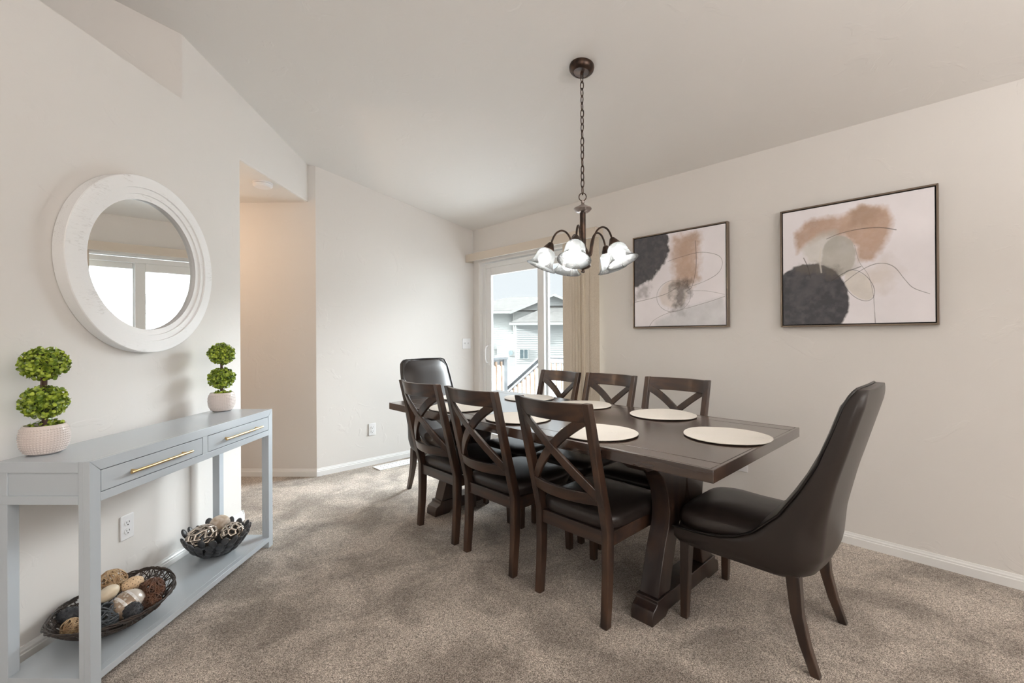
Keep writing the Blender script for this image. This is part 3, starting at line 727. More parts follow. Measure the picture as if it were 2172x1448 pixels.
# ------------------------------------------------------------------ topiaries
M_POT = simple('blush_ceramic', (.70, .62, .585, 1), .25, coat=.5)
M_LEAF = simple('boxwood_leaf', (.11, .185, .02, 1), .28, var=(55, (.42, .52, .06, 1), 1))
M_TWIG = simple('brown_stem', (.075, .038, .026, 1), .7, bump=(80, .6, .003))
M_MOSS = simple('dark_potting_fill', (.05, .06, .02, 1), .9, bump=(60, .8, .004))
def topiary(loc, label, seed, sc=1.0, zs=((.328), (.187))):
    rnd = random.Random(seed)
    t = thing('topiary_plant', label, 'plant', loc, D45, 'double-ball topiaries on the console table')
    prof = [(.002, .001), (.044, .001), (.052, .006), (.064, .030), (.0675, .055), (.066, .080), (.061, .100), (.0575, .106), (.0545, .106), (.0545, .090), (.002, .088)]
    m = MB(); m.lathe(prof, 48); pot = m.build('pot', M_POT, t, smooth=50)
    m = MB(); ns = 46
    for r in range(11):
        z = .010 + r*.0082; rad = float(np.interp(z, [p[1] for p in prof[2:7]], [p[0] for p in prof[2:7]]))
        for k in range(ns):
            a = 2*PI*(k+.5*(0))/ns; c = Vector((rad*math.cos(a), rad*math.sin(a), z)); n = Vector((math.cos(a), math.sin(a), 0)); tt = Vector((-n.y, n.x, 0)); u = Vector((0, 0, 1))
            h = .0034
            m.add([c-tt*h-u*h-n*.001, c+tt*h-u*h-n*.001, c+tt*h+u*h-n*.001, c-tt*h+u*h-n*.001, c+n*.0040], [(0,1,4),(1,2,4),(2,3,4),(3,0,4)])
    m.build('pot_studs', M_POT, pot, smooth=180)
    MB().lathe([(.054, .089), (.03, .096), (.001, .097)], 24).build('moss', M_MOSS, t, smooth=180)
    m = MB(); m.tube([(0, 0, .085), (.002, .001, .16), (-.001, 0, .25), (0, 0, .33)], [.0085, .008, .007, .006], 10)
    m.tube([(.016, .006, .09), (.012, .008, .2), (.014, .005, .30)], .0022, 6); m.tube([(-.018, -.004, .18), (-.016, -.006, .30)], .002, 6)
    m.build('trunk', M_TWIG, t, smooth=60)
    def leaf(m, p, n, size):
        q = n.to_track_quat('Z', 'Y') @ Euler((rnd.uniform(-1.15, 1.15), rnd.uniform(-1.15, 1.15), rnd.uniform(0, 6.28))).to_quaternion()
        w = size*.46; pts = [(0, -size*.5, -.0006), (w*.8, -size*.22, .0008), (w, size*.1, .0012), (w*.62, size*.42, .0008), (0, size*.55, 0), (-w*.62, size*.42, .0008), (-w, size*.1, .0012), (-w*.8, -size*.22, .0008)]
        vs = [p + q @ Vector(v) for v in pts] + [p + q @ Vector((0, 0, -.0012))]
        m.add(vs, [(i, (i+1) % 8, 8) for i in range(8)])
    for zc in zs:
        m = MB(); c = Vector((0, 0, zc)); nleaf = 780
        core = MB().blob(c, .047, .047, .043)
        for i in range(nleaf):
            u = (i+.5)/nleaf; ph = math.acos(1-2*u); th = PI*(1+5**.5)*i
            n = Vector((math.cos(th)*math.sin(ph), math.sin(th)*math.sin(ph), math.cos(ph)))
            rr = rnd.uniform(.78, 1.10)
            p = c + Vector((n.x*.064, n.y*.064, n.z*.056))*rr
            leaf(m, p, n, rnd.uniform(.0105, .0155))
        f = m.build('foliage_ball', M_LEAF, t, smooth=180)
        core.build('foliage_core', M_MOSS, f, smooth=180)
    m = MB()
    for i in range(60):
        a = rnd.uniform(0, 6.28); r = rnd.uniform(.012, .05); leaf(m, Vector((r*math.cos(a), r*math.sin(a), rnd.uniform(.097, .116))), Vector((math.cos(a)*.4, math.sin(a)*.4, 1)).normalized(), .014)
    m.build('base_leaves', M_LEAF, t, smooth=180)
    return t
topiary(DP(1.615, 1.765, KT), 'double-ball topiary in a studded pot on the console end nearest the camera', 3)
topiary(DP(2.560, 1.745, KT), 'double-ball topiary in a studded pot on the console end near the hallway', 5)

# ------------------------------------------------------------------ woven basket and its balls
SH = .0605
M_BASK = simple('black_vine', (.022, .015, .012, 1), .45, var=(40, (.045, .03, .022, 1), 2))
def strands_on(fn, n, length, r, rnd, steps=12, sides=5):
    m = MB()
    for i in range(n):
        u, v, a = rnd.uniform(0, 2*PI), rnd.uniform(.0, 1), rnd.uniform(0, 2*PI)
        pts = []; bend = rnd.uniform(-1.5, 1.5)
        for k in range(steps+1):
            pts.append(fn(u, v)); du = math.cos(a)*length/steps; dv = math.sin(a)*length/steps
            u += du/(max(v, .25)); v += dv*.9; a += bend/steps
            if v > 1: v = 1; a = -abs(a) if math.cos(a) > 0 else PI+abs(a) % PI
            if v < .02: v = .02
        m.tube(pts, r*rnd.uniform(.7, 1.25), sides)
    return m
rnd = random.Random(11)
bc = DP(1.793, 1.668, SH)
bk = thing('woven_basket', 'dark vine oval basket heaped with decor balls on the lower shelf', 'basket', bc, D45)
def bask(u, v):      # v 0 centre .. 1 rim
    e = .86
    cx = math.copysign(abs(math.cos(u))**(2-e), math.cos(u)); a = .236; b = .186
    vv = v
    x = a*cx*(vv**.8); y = b*math.sin(u)*(vv**.8)
    z = .004 + .085*(vv**2.2) + .018*(vv**2)*math.cos(u)**4
    ca, sa = math.cos(.15), math.sin(.15)
    return Vector((x*ca - y*sa, x*sa + y*ca, z))
strands_on(bask, 330, .95, .0023, rnd, 12, 5).build('woven_body', M_BASK, bk, smooth=70)
m = MB()
for k in range(4):
    ph = rnd.uniform(0, 6)
    m.tube([bask(2*PI*i/90, 1) + Vector((math.sin(i*.7+ph)*.0035, math.cos(i*.55+ph)*.0035, math.sin(i*.9+ph)*.004)) for i in range(90)], .003, 6, closed=True)
m.build('rim', M_BASK, bk, smooth=70)

def vine_ball(label, loc, r, mat, n, wr, seed, squash=(1, 1, 1), cube=False, name='vine_ball', core=None):
    rnd = random.Random(seed); m = MB()
    for i in range(n):
        ax = Vector((rnd.gauss(0, 1), rnd.gauss(0, 1), rnd.gauss(0, 1))).normalized(); a = ax.orthogonal().normalized(); b = ax.cross(a)
        off = rnd.uniform(-.45, .45)*r; rr = math.sqrt(max(r*r-off*off, 1e-6)); span = rnd.uniform(4.2, 6.2); st = rnd.uniform(0, 6.28); pts = []
        for k in range(21):
            t_ = st + span*k/20; p = ax*off + (a*math.cos(t_)+b*math.sin(t_))*rr*(1+rnd.uniform(-.03, .03))
            if cube:
                mx_ = max(abs(p.x), abs(p.y), abs(p.z)); p = p*(.62 + .38*(r/max(mx_, 1e-4))*.86)
            pts.append(Vector((p.x*squash[0], p.y*squash[1], p.z*squash[2])))
        m.tube(pts, wr*rnd.uniform(.7, 1.2), 5)
    o = tag(m.build(name, mat, loc=loc, rotz=D45+seed*.3, smooth=70), label, 'decor ball', 'decor balls in the woven basket')
    return o
M_VNAT = simple('natural_vine', (.50, .36, .21, 1), .6, var=(50, (.33, .20, .10, 1), 2))
M_VGRY = simple('grey_rattan', (.085, .10, .115, 1), .45)
M_VBRN = simple('brown_vine', (.15, .065, .035, 1), .5, var=(40, (.08, .035, .02, 1), 2))
vine_ball('large natural tan vine ball, topmost in the dark basket', DP(1.893, 1.775, .172), .052, M_VNAT, 46, .0018, 1)
vine_ball('smooth-stranded grey rattan ball at the front of the dark basket', DP(1.748, 1.655, .124), .044, M_VGRY, 30, .0027, 2)
vine_ball('small grey rattan ball half hidden behind the console leg', DP(1.812, 1.775, .130), .032, M_VGRY, 16, .0026, 3)
vine_ball('brown cube-shaped vine ornament at the right of the basket', DP(1.884, 1.592, .150), .043, M_VBRN, 44, .0022, 4, cube=True)
vine_ball('small round brown vine ball in front of the cube-shaped one', DP(1.836, 1.552, .124), .033, M_VBRN, 40, .0014, 5)
vine_ball('small pale vine ball at the left end of the dark basket', DP(1.668, 1.722, .126), .031, M_VNAT, 32, .0018, 6)
GB = 'decor balls in the woven basket'
M_CREAM = simple('cream_marbled_shell', (.76, .68, .54, 1), .35, var=(18, (.66, .55, .40, 1), 4))
o = MB().blob((0, 0, 0), .038, .029, .028, Euler((0, -.35, .1)), 28, 16).build('decor_egg', M_CREAM, loc=DP(1.806, 1.708, .176), rotz=D45-.6, smooth=180)
tag(o, 'cream marbled egg resting on the large tan vine ball', 'decor ball', GB)
# speckled pod
rnd = random.Random(4)
sp_ = thing('speckled_pod', 'oval tan pod speckled with dark holes near the back of the basket', 'decor ball', DP(1.880, 1.672, .175), D45-.3, GB)
M_SPEC = simple('tan_pod', (.66, .47, .29, 1), .6)
MB().blob((0, 0, 0), .042, .028, .028, None, 28, 16).build('pod_body', M_SPEC, sp_, smooth=180)
m = MB()
for i in range(95):
    u = (i+.5)/95; ph = math.acos(1-2*u); th = PI*(1+5**.5)*i
    n = Vector((math.cos(th)*math.sin(ph), math.sin(th)*math.sin(ph), math.cos(ph))); p = Vector((n.x*.042, n.y*.028, n.z*.028)); 
    q = n.to_track_quat('Z', 'Y'); rr = rnd.uniform(.0013, .0022); m.add([p + q @ Vector((rr*math.cos(a), rr*math.sin(a), .0005)) for a in [2*PI*k/8 for k in range(8)]], [tuple(range(8))])
m.build('holes', simple('pod_hole', (.06, .03, .02, 1), .8), sp_)
# banded glass ball
def banded():
    m, nt, b = new_mat('banded_mercury_glass'); L = nt.links.new; N = nt.nodes.new
    tc = N('ShaderNodeTexCoord'); sx = N('ShaderNodeSeparateXYZ'); L(tc.outputs['Object'], sx.inputs[0])
    mr_ = N('ShaderNodeMapRange'); mr_.inputs[1].default_value = -.06; mr_.inputs[2].default_value = .06; L(sx.outputs['X'], mr_.inputs[0])
    r = N('ShaderNodeValToRGB'); r.color_ramp.interpolation = 'CONSTANT'; e = r.color_ramp.elements
    tan = (.34, .25, .18, 1); wht = (.82, .80, .78, 1)
    e[0].position = 0; e[0].color = tan; e[1].position = .30; e[1].color = wht
    for p, c in ((.38, tan), (.60, wht), (.68, (.62, .56, .50, 1))): k = e.new(p); k.color = c
    L(mr_.outputs[0], r.inputs['Fac'])
    v = N('ShaderNodeTexVoronoi'); v.inputs['Scale'].default_value = 75; L(tc.outputs['Object'], v.inputs['Vector'])
    r2 = N('ShaderNodeValToRGB'); r2.color_ramp.elements[0].position = .25; r2.color_ramp.elements[0].color = (1, 1, 1, 1); r2.color_ramp.elements[1].position = .42; r2.color_ramp.elements[1].color = (0, 0, 0, 1); L(v.outputs['Distance'], r2.inputs['Fac'])
    mx = N('ShaderNodeMix'); mx.data_type = 'RGBA'; L(r2.outputs['Color'], mx.inputs[0]); mx.inputs[7].default_value = (.66, .60, .52, 1); L(r.outputs['Color'], mx.inputs[6])
    L(mx.outputs[2], b.inputs['Base Color']); b.inputs['Roughness'].default_value = .22; b.inputs['Metallic'].default_value = .15
    return m
o = MB().blob((0, 0, 0), .060, .052, .052, None, 40, 24).build('banded_ball', banded(), loc=DP(1.800, 1.622, .136), smooth=180); o.rotation_euler = (.1, -.35, D45-.35)
tag(o, 'large tan and white banded glass ball in the middle of the basket', 'decor ball', GB)
M_CHAR = simple('charcoal_glitter', (.055, .058, .065, 1), .4, bump=(240, .8, .003), metal=.3)
def pebbled(label, loc, r, seed, name):
    rnd = random.Random(seed); t = thing(name, label, 'decor ball', loc, D45+seed, GB)
    MB().blob((0, 0, 0), r[0], r[1], r[2], None, 24, 14).build('ball_body', M_CHAR, t, smooth=180)
    m = MB(); n_ = 70
    for i in range(n_):
        u = (i+.5)/n_; ph = math.acos(1-2*u); th = PI*(1+5**.5)*i; n = Vector((math.cos(th)*math.sin(ph), math.sin(th)*math.sin(ph), math.cos(ph))); p = Vector((n.x*r[0], n.y*r[1], n.z*r[2]))
        q = n.to_track_quat('Z', 'Y'); s = .0036
        m.tube([p + q @ Vector((s*math.cos(a), s*math.sin(a), .0008)) for a in [2*PI*k/8 for k in range(8)]], .0013, 4, closed=True)
    m.build('rings', M_CHAR, t, smooth=180)
pebbled('charcoal ringed pod at the front rim of the basket', DP(1.768, 1.572, .128), (.042, .03, .032), 1, 'textured_pod')
pebbled('dark charcoal oval ball in the left end of the basket', DP(1.735, 1.800, .125), (.042, .036, .032), 2, 'textured_ball')

# ------------------------------------------------------------------ pebble bowl with lattice balls
M_PEB = simple('black_pebble', (.028, .029, .032, 1), .42, var=(25, (.05, .052, .057, 1), 2))
bw = thing('pebble_bowl', 'black bowl made of stacked pebbles holding silver lattice balls', 'bowl', DP(2.385, 1.655, SH), D45)
rnd = random.Random(21)
rows = [(.045, .012, 8), (.078, .022, 12), (.105, .040, 15), (.127, .062, 17), (.143, .086, 18), (.156, .110, 18)]
m = MB(); m.lathe([(.002, .001), (.045, .001), (.066, .014), (.094, .034), (.116, .056), (.130, .082), (.125, .082), (.110, .058), (.088, .038), (.06, .019), (.04, .008), (.002, .007)], 40); m.build('bowl_core', M_PEB, bw, smooth=60)
for ri, (r, z, n) in enumerate(rows):
    m = MB()
    for k in range(n):
        a = 2*PI*(k + .5*(ri % 2))/n + rnd.uniform(-.05, .05); rr = r + rnd.uniform(-.004, .004); zz = z + rnd.uniform(-.004, .004)
        if ri == 5: zz += rnd.uniform(-.012, .016)
        if ri < 5: zz = min(zz, z+.002)
        tilt_ = math.atan2(*( (.024, .03) if ri > 2 else ((.014, .03) if ri > 0 else (.004, .03))))
        lean = float(np.interp(ri, [0, 2, 5], [.15, .65, 1.12]))       # angle above horizontal of the long axis
        q = Quaternion((0, 0, 1), a) @ Quaternion((0, 1, 0), -lean) @ Quaternion((1, 0, 0), rnd.uniform(-.15, .15))
        zz = max(zz, .014)
        m.blob((rr*math.cos(a), rr*math.sin(a)*.93, zz), .026*rnd.uniform(.9, 1.1), .0185*rnd.uniform(.9, 1.1), .0085, q, 14, 8)
    m.build('pebble_row', M_PEB, bw, smooth=180)
M_SILV = simple('champagne_silver', (.56, .50, .44, 1), .25, .9)
def lattice(label, loc, sx, sy, sz, rot, seed, r=.0062):
    bm = bmesh.new(); bmesh.ops.create_icosphere(bm, subdivisions=2, radius=1.0)
    bm.faces.ensure_lookup_table(); rnd = random.Random(seed)
    jit = [Vector((rnd.uniform(-.14, .14), rnd.uniform(-.14, .14), rnd.uniform(-.14, .14))) for f in bm.faces]
    # merge pairs of the small cells so that openings vary
    cen = [(f.calc_center_median().normalized()+j).normalized() for f, j in zip(bm.faces, jit)]
    m = MB(); done = set()
    for e in bm.edges:
        a, b = [f.index for f in e.link_faces]
        if rnd.random() < .10: continue
        p, q = cen[a], cen[b]
        S = lambda v: Vector((v.x*sx, v.y*sy, v.z*sz))
        mid = (p+q).normalized()
        m.tube([S(p), S(mid), S(q)], [r*1.15, r*.9, r*1.15], 7)
        for i_, c_ in ((a, p), (b, q)):
            if i_ not in done: done.add(i_); m.blob(S(c_), r*1.2, r*1.2, r*1.2, None, 8, 5)
    bm.free()
    o = m.build('lattice_ball', M_SILV, loc=loc, smooth=70); o.rotation_euler = rot
    return tag(o, label, 'decor ball', 'decor balls in the pebble bowl')
lattice('long silver lattice egg at the left of the pebble bowl', DP(2.345, 1.712, .168), .076, .053, .053, (0, -.12, D45-.55), 1)
lattice('round silver lattice ball at the right of the pebble bowl', DP(2.412, 1.590, .164), .051, .048, .048, (.2, .1, 0), 2)
M_CARV = simple('carved_tan_resin', (.52, .40, .29, 1), .5, bump=(45, .9, .006), var=(45, (.70, .60, .50, 1), 1))
o = MB().blob((0, 0, 0), .050, .046, .046, None, 40, 24).build('carved_ball', M_CARV, loc=DP(2.455, 1.688, .192), smooth=180)
tag(o, 'tan carved ball lying highest in the pebble bowl', 'decor ball', 'decor balls in the pebble bowl')

# ------------------------------------------------------------------ wall art
def vnoise(u, v, seed, oct=4, f0=4):
    rs = np.random.RandomState(seed); out = np.zeros_like(u); amp = 1; tot = 0
    for k in range(oct):
        n = int(f0*2**k)+2; g = rs.rand(n+1, n+1); x = np.clip(u, 0, .9999)*(n-1); y = np.clip(v, 0, .9999)*(n-1)
        i = x.astype(int); j = y.astype(int); fx = x-i; fy = y-j; fx = fx*fx*(3-2*fx); fy = fy*fy*(3-2*fy)
        out += amp*(g[i, j]*(1-fx)*(1-fy)+g[i+1, j]*fx*(1-fy)+g[i, j+1]*(1-fx)*fy+g[i+1, j+1]*fx*fy); tot += amp; amp *= .55
    return out/tot
def poly_sdf(u, v, P):
    P = np.array(P); d = np.full(u.shape, 9.0); inside = np.zeros(u.shape, bool)
    for a, b in zip(P, np.roll(P, -1, 0)):
        e = b-a; w0 = u-a[0]; w1 = v-a[1]; t = np.clip((w0*e[0]+w1*e[1])/(e@e+1e-12), 0, 1)
        d = np.minimum(d, np.hypot(w0-t*e[0], w1-t*e[1]))
        cond = ((a[1] <= v) & (b[1] > v)) | ((b[1] <= v) & (a[1] > v))
        if abs(e[1]) > 1e-12: inside ^= cond & (u < a[0]+(v-a[1])/e[1]*e[0])
    return np.where(inside, -d, d)
def line_d(u, v, pts, sm=True):
    P = [np.array(p, float) for p in pts]; Q = []
    for i in range(len(P)-1):
        p0 = P[max(i-1, 0)]; p1 = P[i]; p2 = P[i+1]; p3 = P[min(i+2, len(P)-1)]
        for t in np.linspace(0, 1, 7)[:-1]: Q.append(.5*(2*p1+(p2-p0)*t+(2*p0-5*p1+4*p2-p3)*t*t+(3*p1-p0-3*p2+p3)*t**3))
    Q.append(P[-1]); d = np.full(u.shape, 9.0)
    for a, b in zip(Q[:-1], Q[1:]):
        e = b-a; w0 = u-a[0]; w1 = v-a[1]; t = np.clip((w0*e[0]+w1*e[1])/(e@e+1e-12), 0, 1); d = np.minimum(d, np.hypot(w0-t*e[0], w1-t*e[1]))
    return d
def ell(cx, cy, rx, ry, a=0, t0=0, t1=2*PI, n=24):
    return [(cx+rx*math.cos(t)*math.cos(a)-ry*math.sin(t)*math.sin(a), cy+rx*math.cos(t)*math.sin(a)+ry*math.sin(t)*math.cos(a)) for t in np.linspace(t0, t1, n)]
def L3(r, g, b): return np.array(lin(r, g, b)[:3])
class Paint:
    def __init__(s, u, v, base, seed):
        s.u, s.v = u, v; n = vnoise(u, v, seed, 5, 3)
        s.c = base[None, None]*(1 + (n[..., None]-.5)*.16)
        s.n1 = vnoise(u, v, seed+1, 5, 8)-.5; s.n2 = vnoise(u, v, seed+2, 4, 26)-.5
    def fill(s, sdf, col, soft=.01, rough=.06, alpha=1, tex=.25):
        d = sdf + s.n1*rough + s.n2*rough*.5
        m = np.clip(.5 - d/soft, 0, 1)*alpha*(1-tex*.6*np.clip(s.n2*2+.3, 0, 1)); s.c = s.c*(1-m[..., None]) + (col*(1+s.n1[..., None]*tex*1.6))*m[..., None]
    def line(s, pts, col, w=.0025, alpha=.85):
        d = line_d(s.u, s.v, pts); ww = w*(1+s.n1*1.2); m = np.clip(1.05 - d/ww*.7, 0, 1)*alpha*np.clip(1.1+s.n2*1.2, .3, 1); s.c = s.c*(1-m[..., None]) + col*m[..., None]
WHT = L3(238, 234, 238); TAN = L3(188, 158, 136); BLK = L3(54, 54, 60); LINE = L3(62, 55, 50); PALE = L3(196, 190, 182)
def art1(u, v):
    p = Paint(u, v, WHT, 31)
    p.fill(poly_sdf(u, v, [(.44, .02), (.74, .05), (.76, .30), (.72, .52), (.66, .60), (.50, .58), (.44, .40)]), TAN, .09, .10, .75)
    p.fill(poly_sdf(u, v, [(.52, .08), (.70, .08), (.70, .50), (.60, .52), (.50, .42)]), L3(176, 146, 122), .10, .1, .6, .2)
    p.fill(poly_sdf(u, v, [(-.2, -.2), (.34, -.2), (.42, .04), (.40, .20), (.37, .33), (.24, .42), (.16, .50), (.06, .56), (-.2, .58)]), BLK, .03, .09, .97, .10)
    p.fill(poly_sdf(u, v, [(.0, .52), (.12, .50), (.20, .56), (.14, .64), (.02, .66)]), L3(90, 86, 86), .09, .18, .5)
    p.fill(poly_sdf(u, v, ell(.46, .66, .16, .15)), L3(205, 190, 176), .03, .03, .5)
    p.fill(poly_sdf(u, v, [(.50, .58), (.62, .55), (.63, .66), (.54, .82), (.44, .84), (.46, .72)]), L3(70, 64, 60), .10, .20, .75)
    p.fill(poly_sdf(u, v, [(.25, .95), (.5, .84), (.97, .72), (1.1, 1.1), (.25, 1.1)]), L3(206, 207, 210), .05, .04, .8)
    p.line([(.70, .12), (.71, .30), (.70, .45), (.66, .60), (.60, .64)], LINE, .003)
    p.line([(.40, .30), (.55, .27), (.75, .25), (.92, .30), (.97, .38), (.93, .48), (.80, .55), (.62, .60)], LINE, .002)
    p.line(ell(.46, .68, .19, .17), LINE, .0018, .8)
    p.line([(0, .72), (.2, .69), (.38, .65), (.50, .59)], LINE, .003)
    p.line([(.18, 1.0), (.24, .93), (.40, .86), (.60, .82), (.85, .76), (.99, .72)], LINE, .002)
    p.line([(.62, .64), (.8, .65), (.99, .70)], LINE, .0015, .7)
    return np.clip(p.c, 0, 1)
def art2(u, v):
    p = Paint(u, v, WHT, 77)
    p.fill(poly_sdf(u, v, [(.10, .19), (.17, .12), (.40, .10), (.58, .05), (.74, .08), (.77, .20), (.72, .36), (.64, .50), (.54, .50), (.53, .38), (.46, .27), (.30, .25), (.18, .30), (.11, .38)]), L3(184, 152, 128), .05, .06, .9, .2)
    p.fill(poly_sdf(u, v, [(.48, .06), (.66, .06), (.72, .16), (.66, .24), (.50, .20)]), L3(168, 142, 122), .07, .1, .6, .2)
    p.fill(poly_sdf(u, v, [(.14, .34), (.26, .24), (.38, .22), (.42, .34), (.34, .50), (.18, .48)]), L3(205, 202, 194), .04, .06, .7)
    p.fill(poly_sdf(u, v, ell(.41, .44, .12, .17)), L3(183, 180, 172), .012, .02, .9, .15)
    p.fill(poly_sdf(u, v, [(.33, .40), (.50, .40), (.56, .54), (.50, .60), (.34, .56)]), L3(186, 182, 175), .05, .05, .6)
    p.fill(poly_sdf(u, v, [(.55, .62), (.72, .48), (.80, .60), (.70, .75), (.60, .72)]), L3(205, 192, 178), .10, .08, .5)
    p.fill(poly_sdf(u, v, ell(.185, .81, .30, .34, 0)), BLK, .014, .03, .98, .10)
    for a, b_ in ((.10, .62), (.22, .66), (.14, .76), (.27, .58)): p.fill(poly_sdf(u, v, ell(a, b_, .035, .08, .3)), L3(96, 94, 98), .04, .05, .45)
    p.fill(poly_sdf(u, v, [(.06, .50), (.16, .46), (.28, .47), (.40, .52), (.44, .60), (.36, .60), (.24, .52), (.12, .53)]), L3(120, 112, 104), .05, .14, .55)
    p.fill(poly_sdf(u, v, ell(.545, .69, .075, .14, -.55)), L3(214, 208, 200), .012, .02, .85)
    p.line([(.33, .28), (.42, .25), (.55, .235), (.68, .245), (.78, .28)], LINE, .0035)
    p.line(ell(.545, .69, .08, .145, -.55, -1.9, 3.4), LINE, .002, .85)
    p.line([(.36, .64), (.45, .58), (.56, .54)], LINE, .003)
    p.line([(.43, .68), (.52, .60), (.62, .54), (.70, .53), (.77, .57), (.83, .67), (.88, .74), (.97, .79)], LINE, .0022)
    p.line([(.16, .42), (.19, .50), (.21, .60)], LINE, .003)
    p.line([(.64, .78), (.645, .88), (.65, 1.0)], LINE, .0022)
    p.line([(.52, .36), (.55, .50), (.61, .62), (.64, .78)], LINE, .0016, .6)
    p.line([(.29, .35), (.28, .45), (.29, .56)], L3(220, 214, 206), .006, .8)
    return np.clip(p.c, 0, 1)
def attr_mat(name):
    m, nt, b = new_mat(name); a = nt.nodes.new('ShaderNodeAttribute'); a.attribute_name = 'paint'; nt.links.new(a.outputs['Color'], b.inputs['Base Color']); b.inputs['Roughness'].default_value = .55
    tc = nt.nodes.new('ShaderNodeTexCoord'); n = nt.nodes.new('ShaderNodeTexNoise'); n.inputs['Scale'].default_value = 45; n.inputs['Detail'].default_value = 4
    bp = nt.nodes.new('ShaderNodeBump'); bp.inputs['Strength'].default_value = .15; bp.inputs['Distance'].default_value = .001
    nt.links.new(tc.outputs['Object'], n.inputs['Vector']); nt.links.new(n.outputs['Fac'], bp.inputs['Height']); nt.links.new(bp.outputs[0], b.inputs['Normal'])
    return m
M_PAINT = attr_mat('painted_canvas')
M_FRAME = simple('champagne_bronze_frame', (.20, .155, .12, 1), .35, .6)
M_BLACKG = simple('black_liner', (.012, .012, .012, 1), .6)
def picture(label, y0, y1, z0, z1, fn):
    t = thing('framed_painting', label, 'painting', (X0, (y0+y1)/2, (z0+z1)/2), 0, 'abstract paintings on the right wall')
    w, h = (y1-y0)/2, (z1-z0)/2; D = .038; f = .009
    m = MB()
    for a in ((-w, -w+f, -h, h), (w-f, w, -h, h), (-w+f, w-f, -h, -h+f), (-w+f, w-f, h-f, h)): m.box(-D, -.001, a[0], a[1], a[2], a[3])
    m.build('picture_frame', M_FRAME, t, bevel=.001)
    MB().box(-.020, -.002, -w+f, w-f, -h+f, h-f).build('liner', M_BLACKG, t)
    N = 380; gw, gh = w-f-.006, h-f-.006
    u, v = np.meshgrid(np.linspace(0, 1, N), np.linspace(0, 1, N), indexing='ij')      # u left->right as seen, v downwards
    xs = np.full(u.shape, -D+.004); ys = gw - 2*gw*u; zs = gh - 2*gh*v
    V = np.stack([xs, ys, zs], -1).reshape(-1, 3)
    idx = np.arange(N*N).reshape(N, N); F = np.stack([idx[:-1, :-1], idx[:-1, 1:], idx[1:, 1:], idx[1:, :-1]], -1).reshape(-1, 4)
    me = bpy.data.meshes.new('canvas'); nb = len(V)
    ed = np.concatenate([V[[0, N-1, N*N-1, N*N-N]], V[[0, N-1, N*N-1, N*N-N]] + [.018, 0, 0]])
    me.from_pydata(np.concatenate([V, ed]).tolist(), [], F.tolist() + [[nb+i, nb+(i+1) % 4, nb+4+(i+1) % 4, nb+4+i] for i in range(4)])
    col = fn(u, v).reshape(-1, 3); col = np.concatenate([col, np.tile(WHT, (8, 1))]); col = np.concatenate([col, np.ones((len(col), 1))], 1)
    at = me.color_attributes.new('paint', 'FLOAT_COLOR', 'POINT'); at.data.foreach_set('color', col.astype(np.float32).ravel())
    o = bpy.data.objects.new('canvas', me); COL.objects.link(o); me.materials.append(M_PAINT); o.parent = t
picture('smaller-looking abstract painting nearer the sliding door, dark patch top left', 1.225, 1.962, 1.277, 2.003, art1)
picture('abstract painting at the right with a charcoal disc at lower left', .172, .903, 1.268, 1.999, art2)

# ------------------------------------------------------------------ outside
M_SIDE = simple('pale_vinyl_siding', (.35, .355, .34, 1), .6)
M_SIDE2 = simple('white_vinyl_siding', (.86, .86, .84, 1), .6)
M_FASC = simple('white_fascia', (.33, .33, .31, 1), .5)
M_ROOF = simple('grey_asphalt_shingles', (.050, .047, .042, 1), .9, bump=(3, .6, .05), var=(2.2, (.062, .058, .052, 1), 4))
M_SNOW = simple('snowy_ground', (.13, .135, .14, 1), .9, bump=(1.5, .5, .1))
M_WGREY = simple('weathered_deck_rail', (.085, .091, .095, 1), .8, var=(6, (.13, .137, .142, 1), 4))
M_BALU = simple('tan_balusters', (.15, .088, .050, 1), .7, var=(5, (.20, .14, .10, 1), 2))
M_WGLASS = simple('house_window_glass', (.10, .14, .15, 1), .1)
GZ = -1.45
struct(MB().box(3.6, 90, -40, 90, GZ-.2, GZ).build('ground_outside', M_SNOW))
EXR = -YAW
def siding(m, x0f, x1f, y, z0, z1, course=.2, depth=.025):
    n = int(round((z1-z0)/course))
    for i in range(n):
        a = z0 + i*course; b = a + course; xa0, xa1, xb0, xb1 = x0f(a), x1f(a), x0f(b), x1f(b)
        if xa1-xa0 < .05: continue
        m.add([(xa0, y-depth, a), (xa1, y-depth, a), (max(xb1, xb0), y, b), (xb0, y, b), (xa0, y, a), (xa1, y, a)], [(0, 1, 2, 3), (4, 5, 1, 0)])
    return m
hs = thing('neighbor_house', 'pale sided two-storey house with grey gabled roofs seen through the sliding door', 'house', (0, 0, GZ), EXR)
def hb(mb, name, mat, **k): return mb.build(name, mat, hs, loc=(0, 0, -GZ), **k)
k44 = 44/957
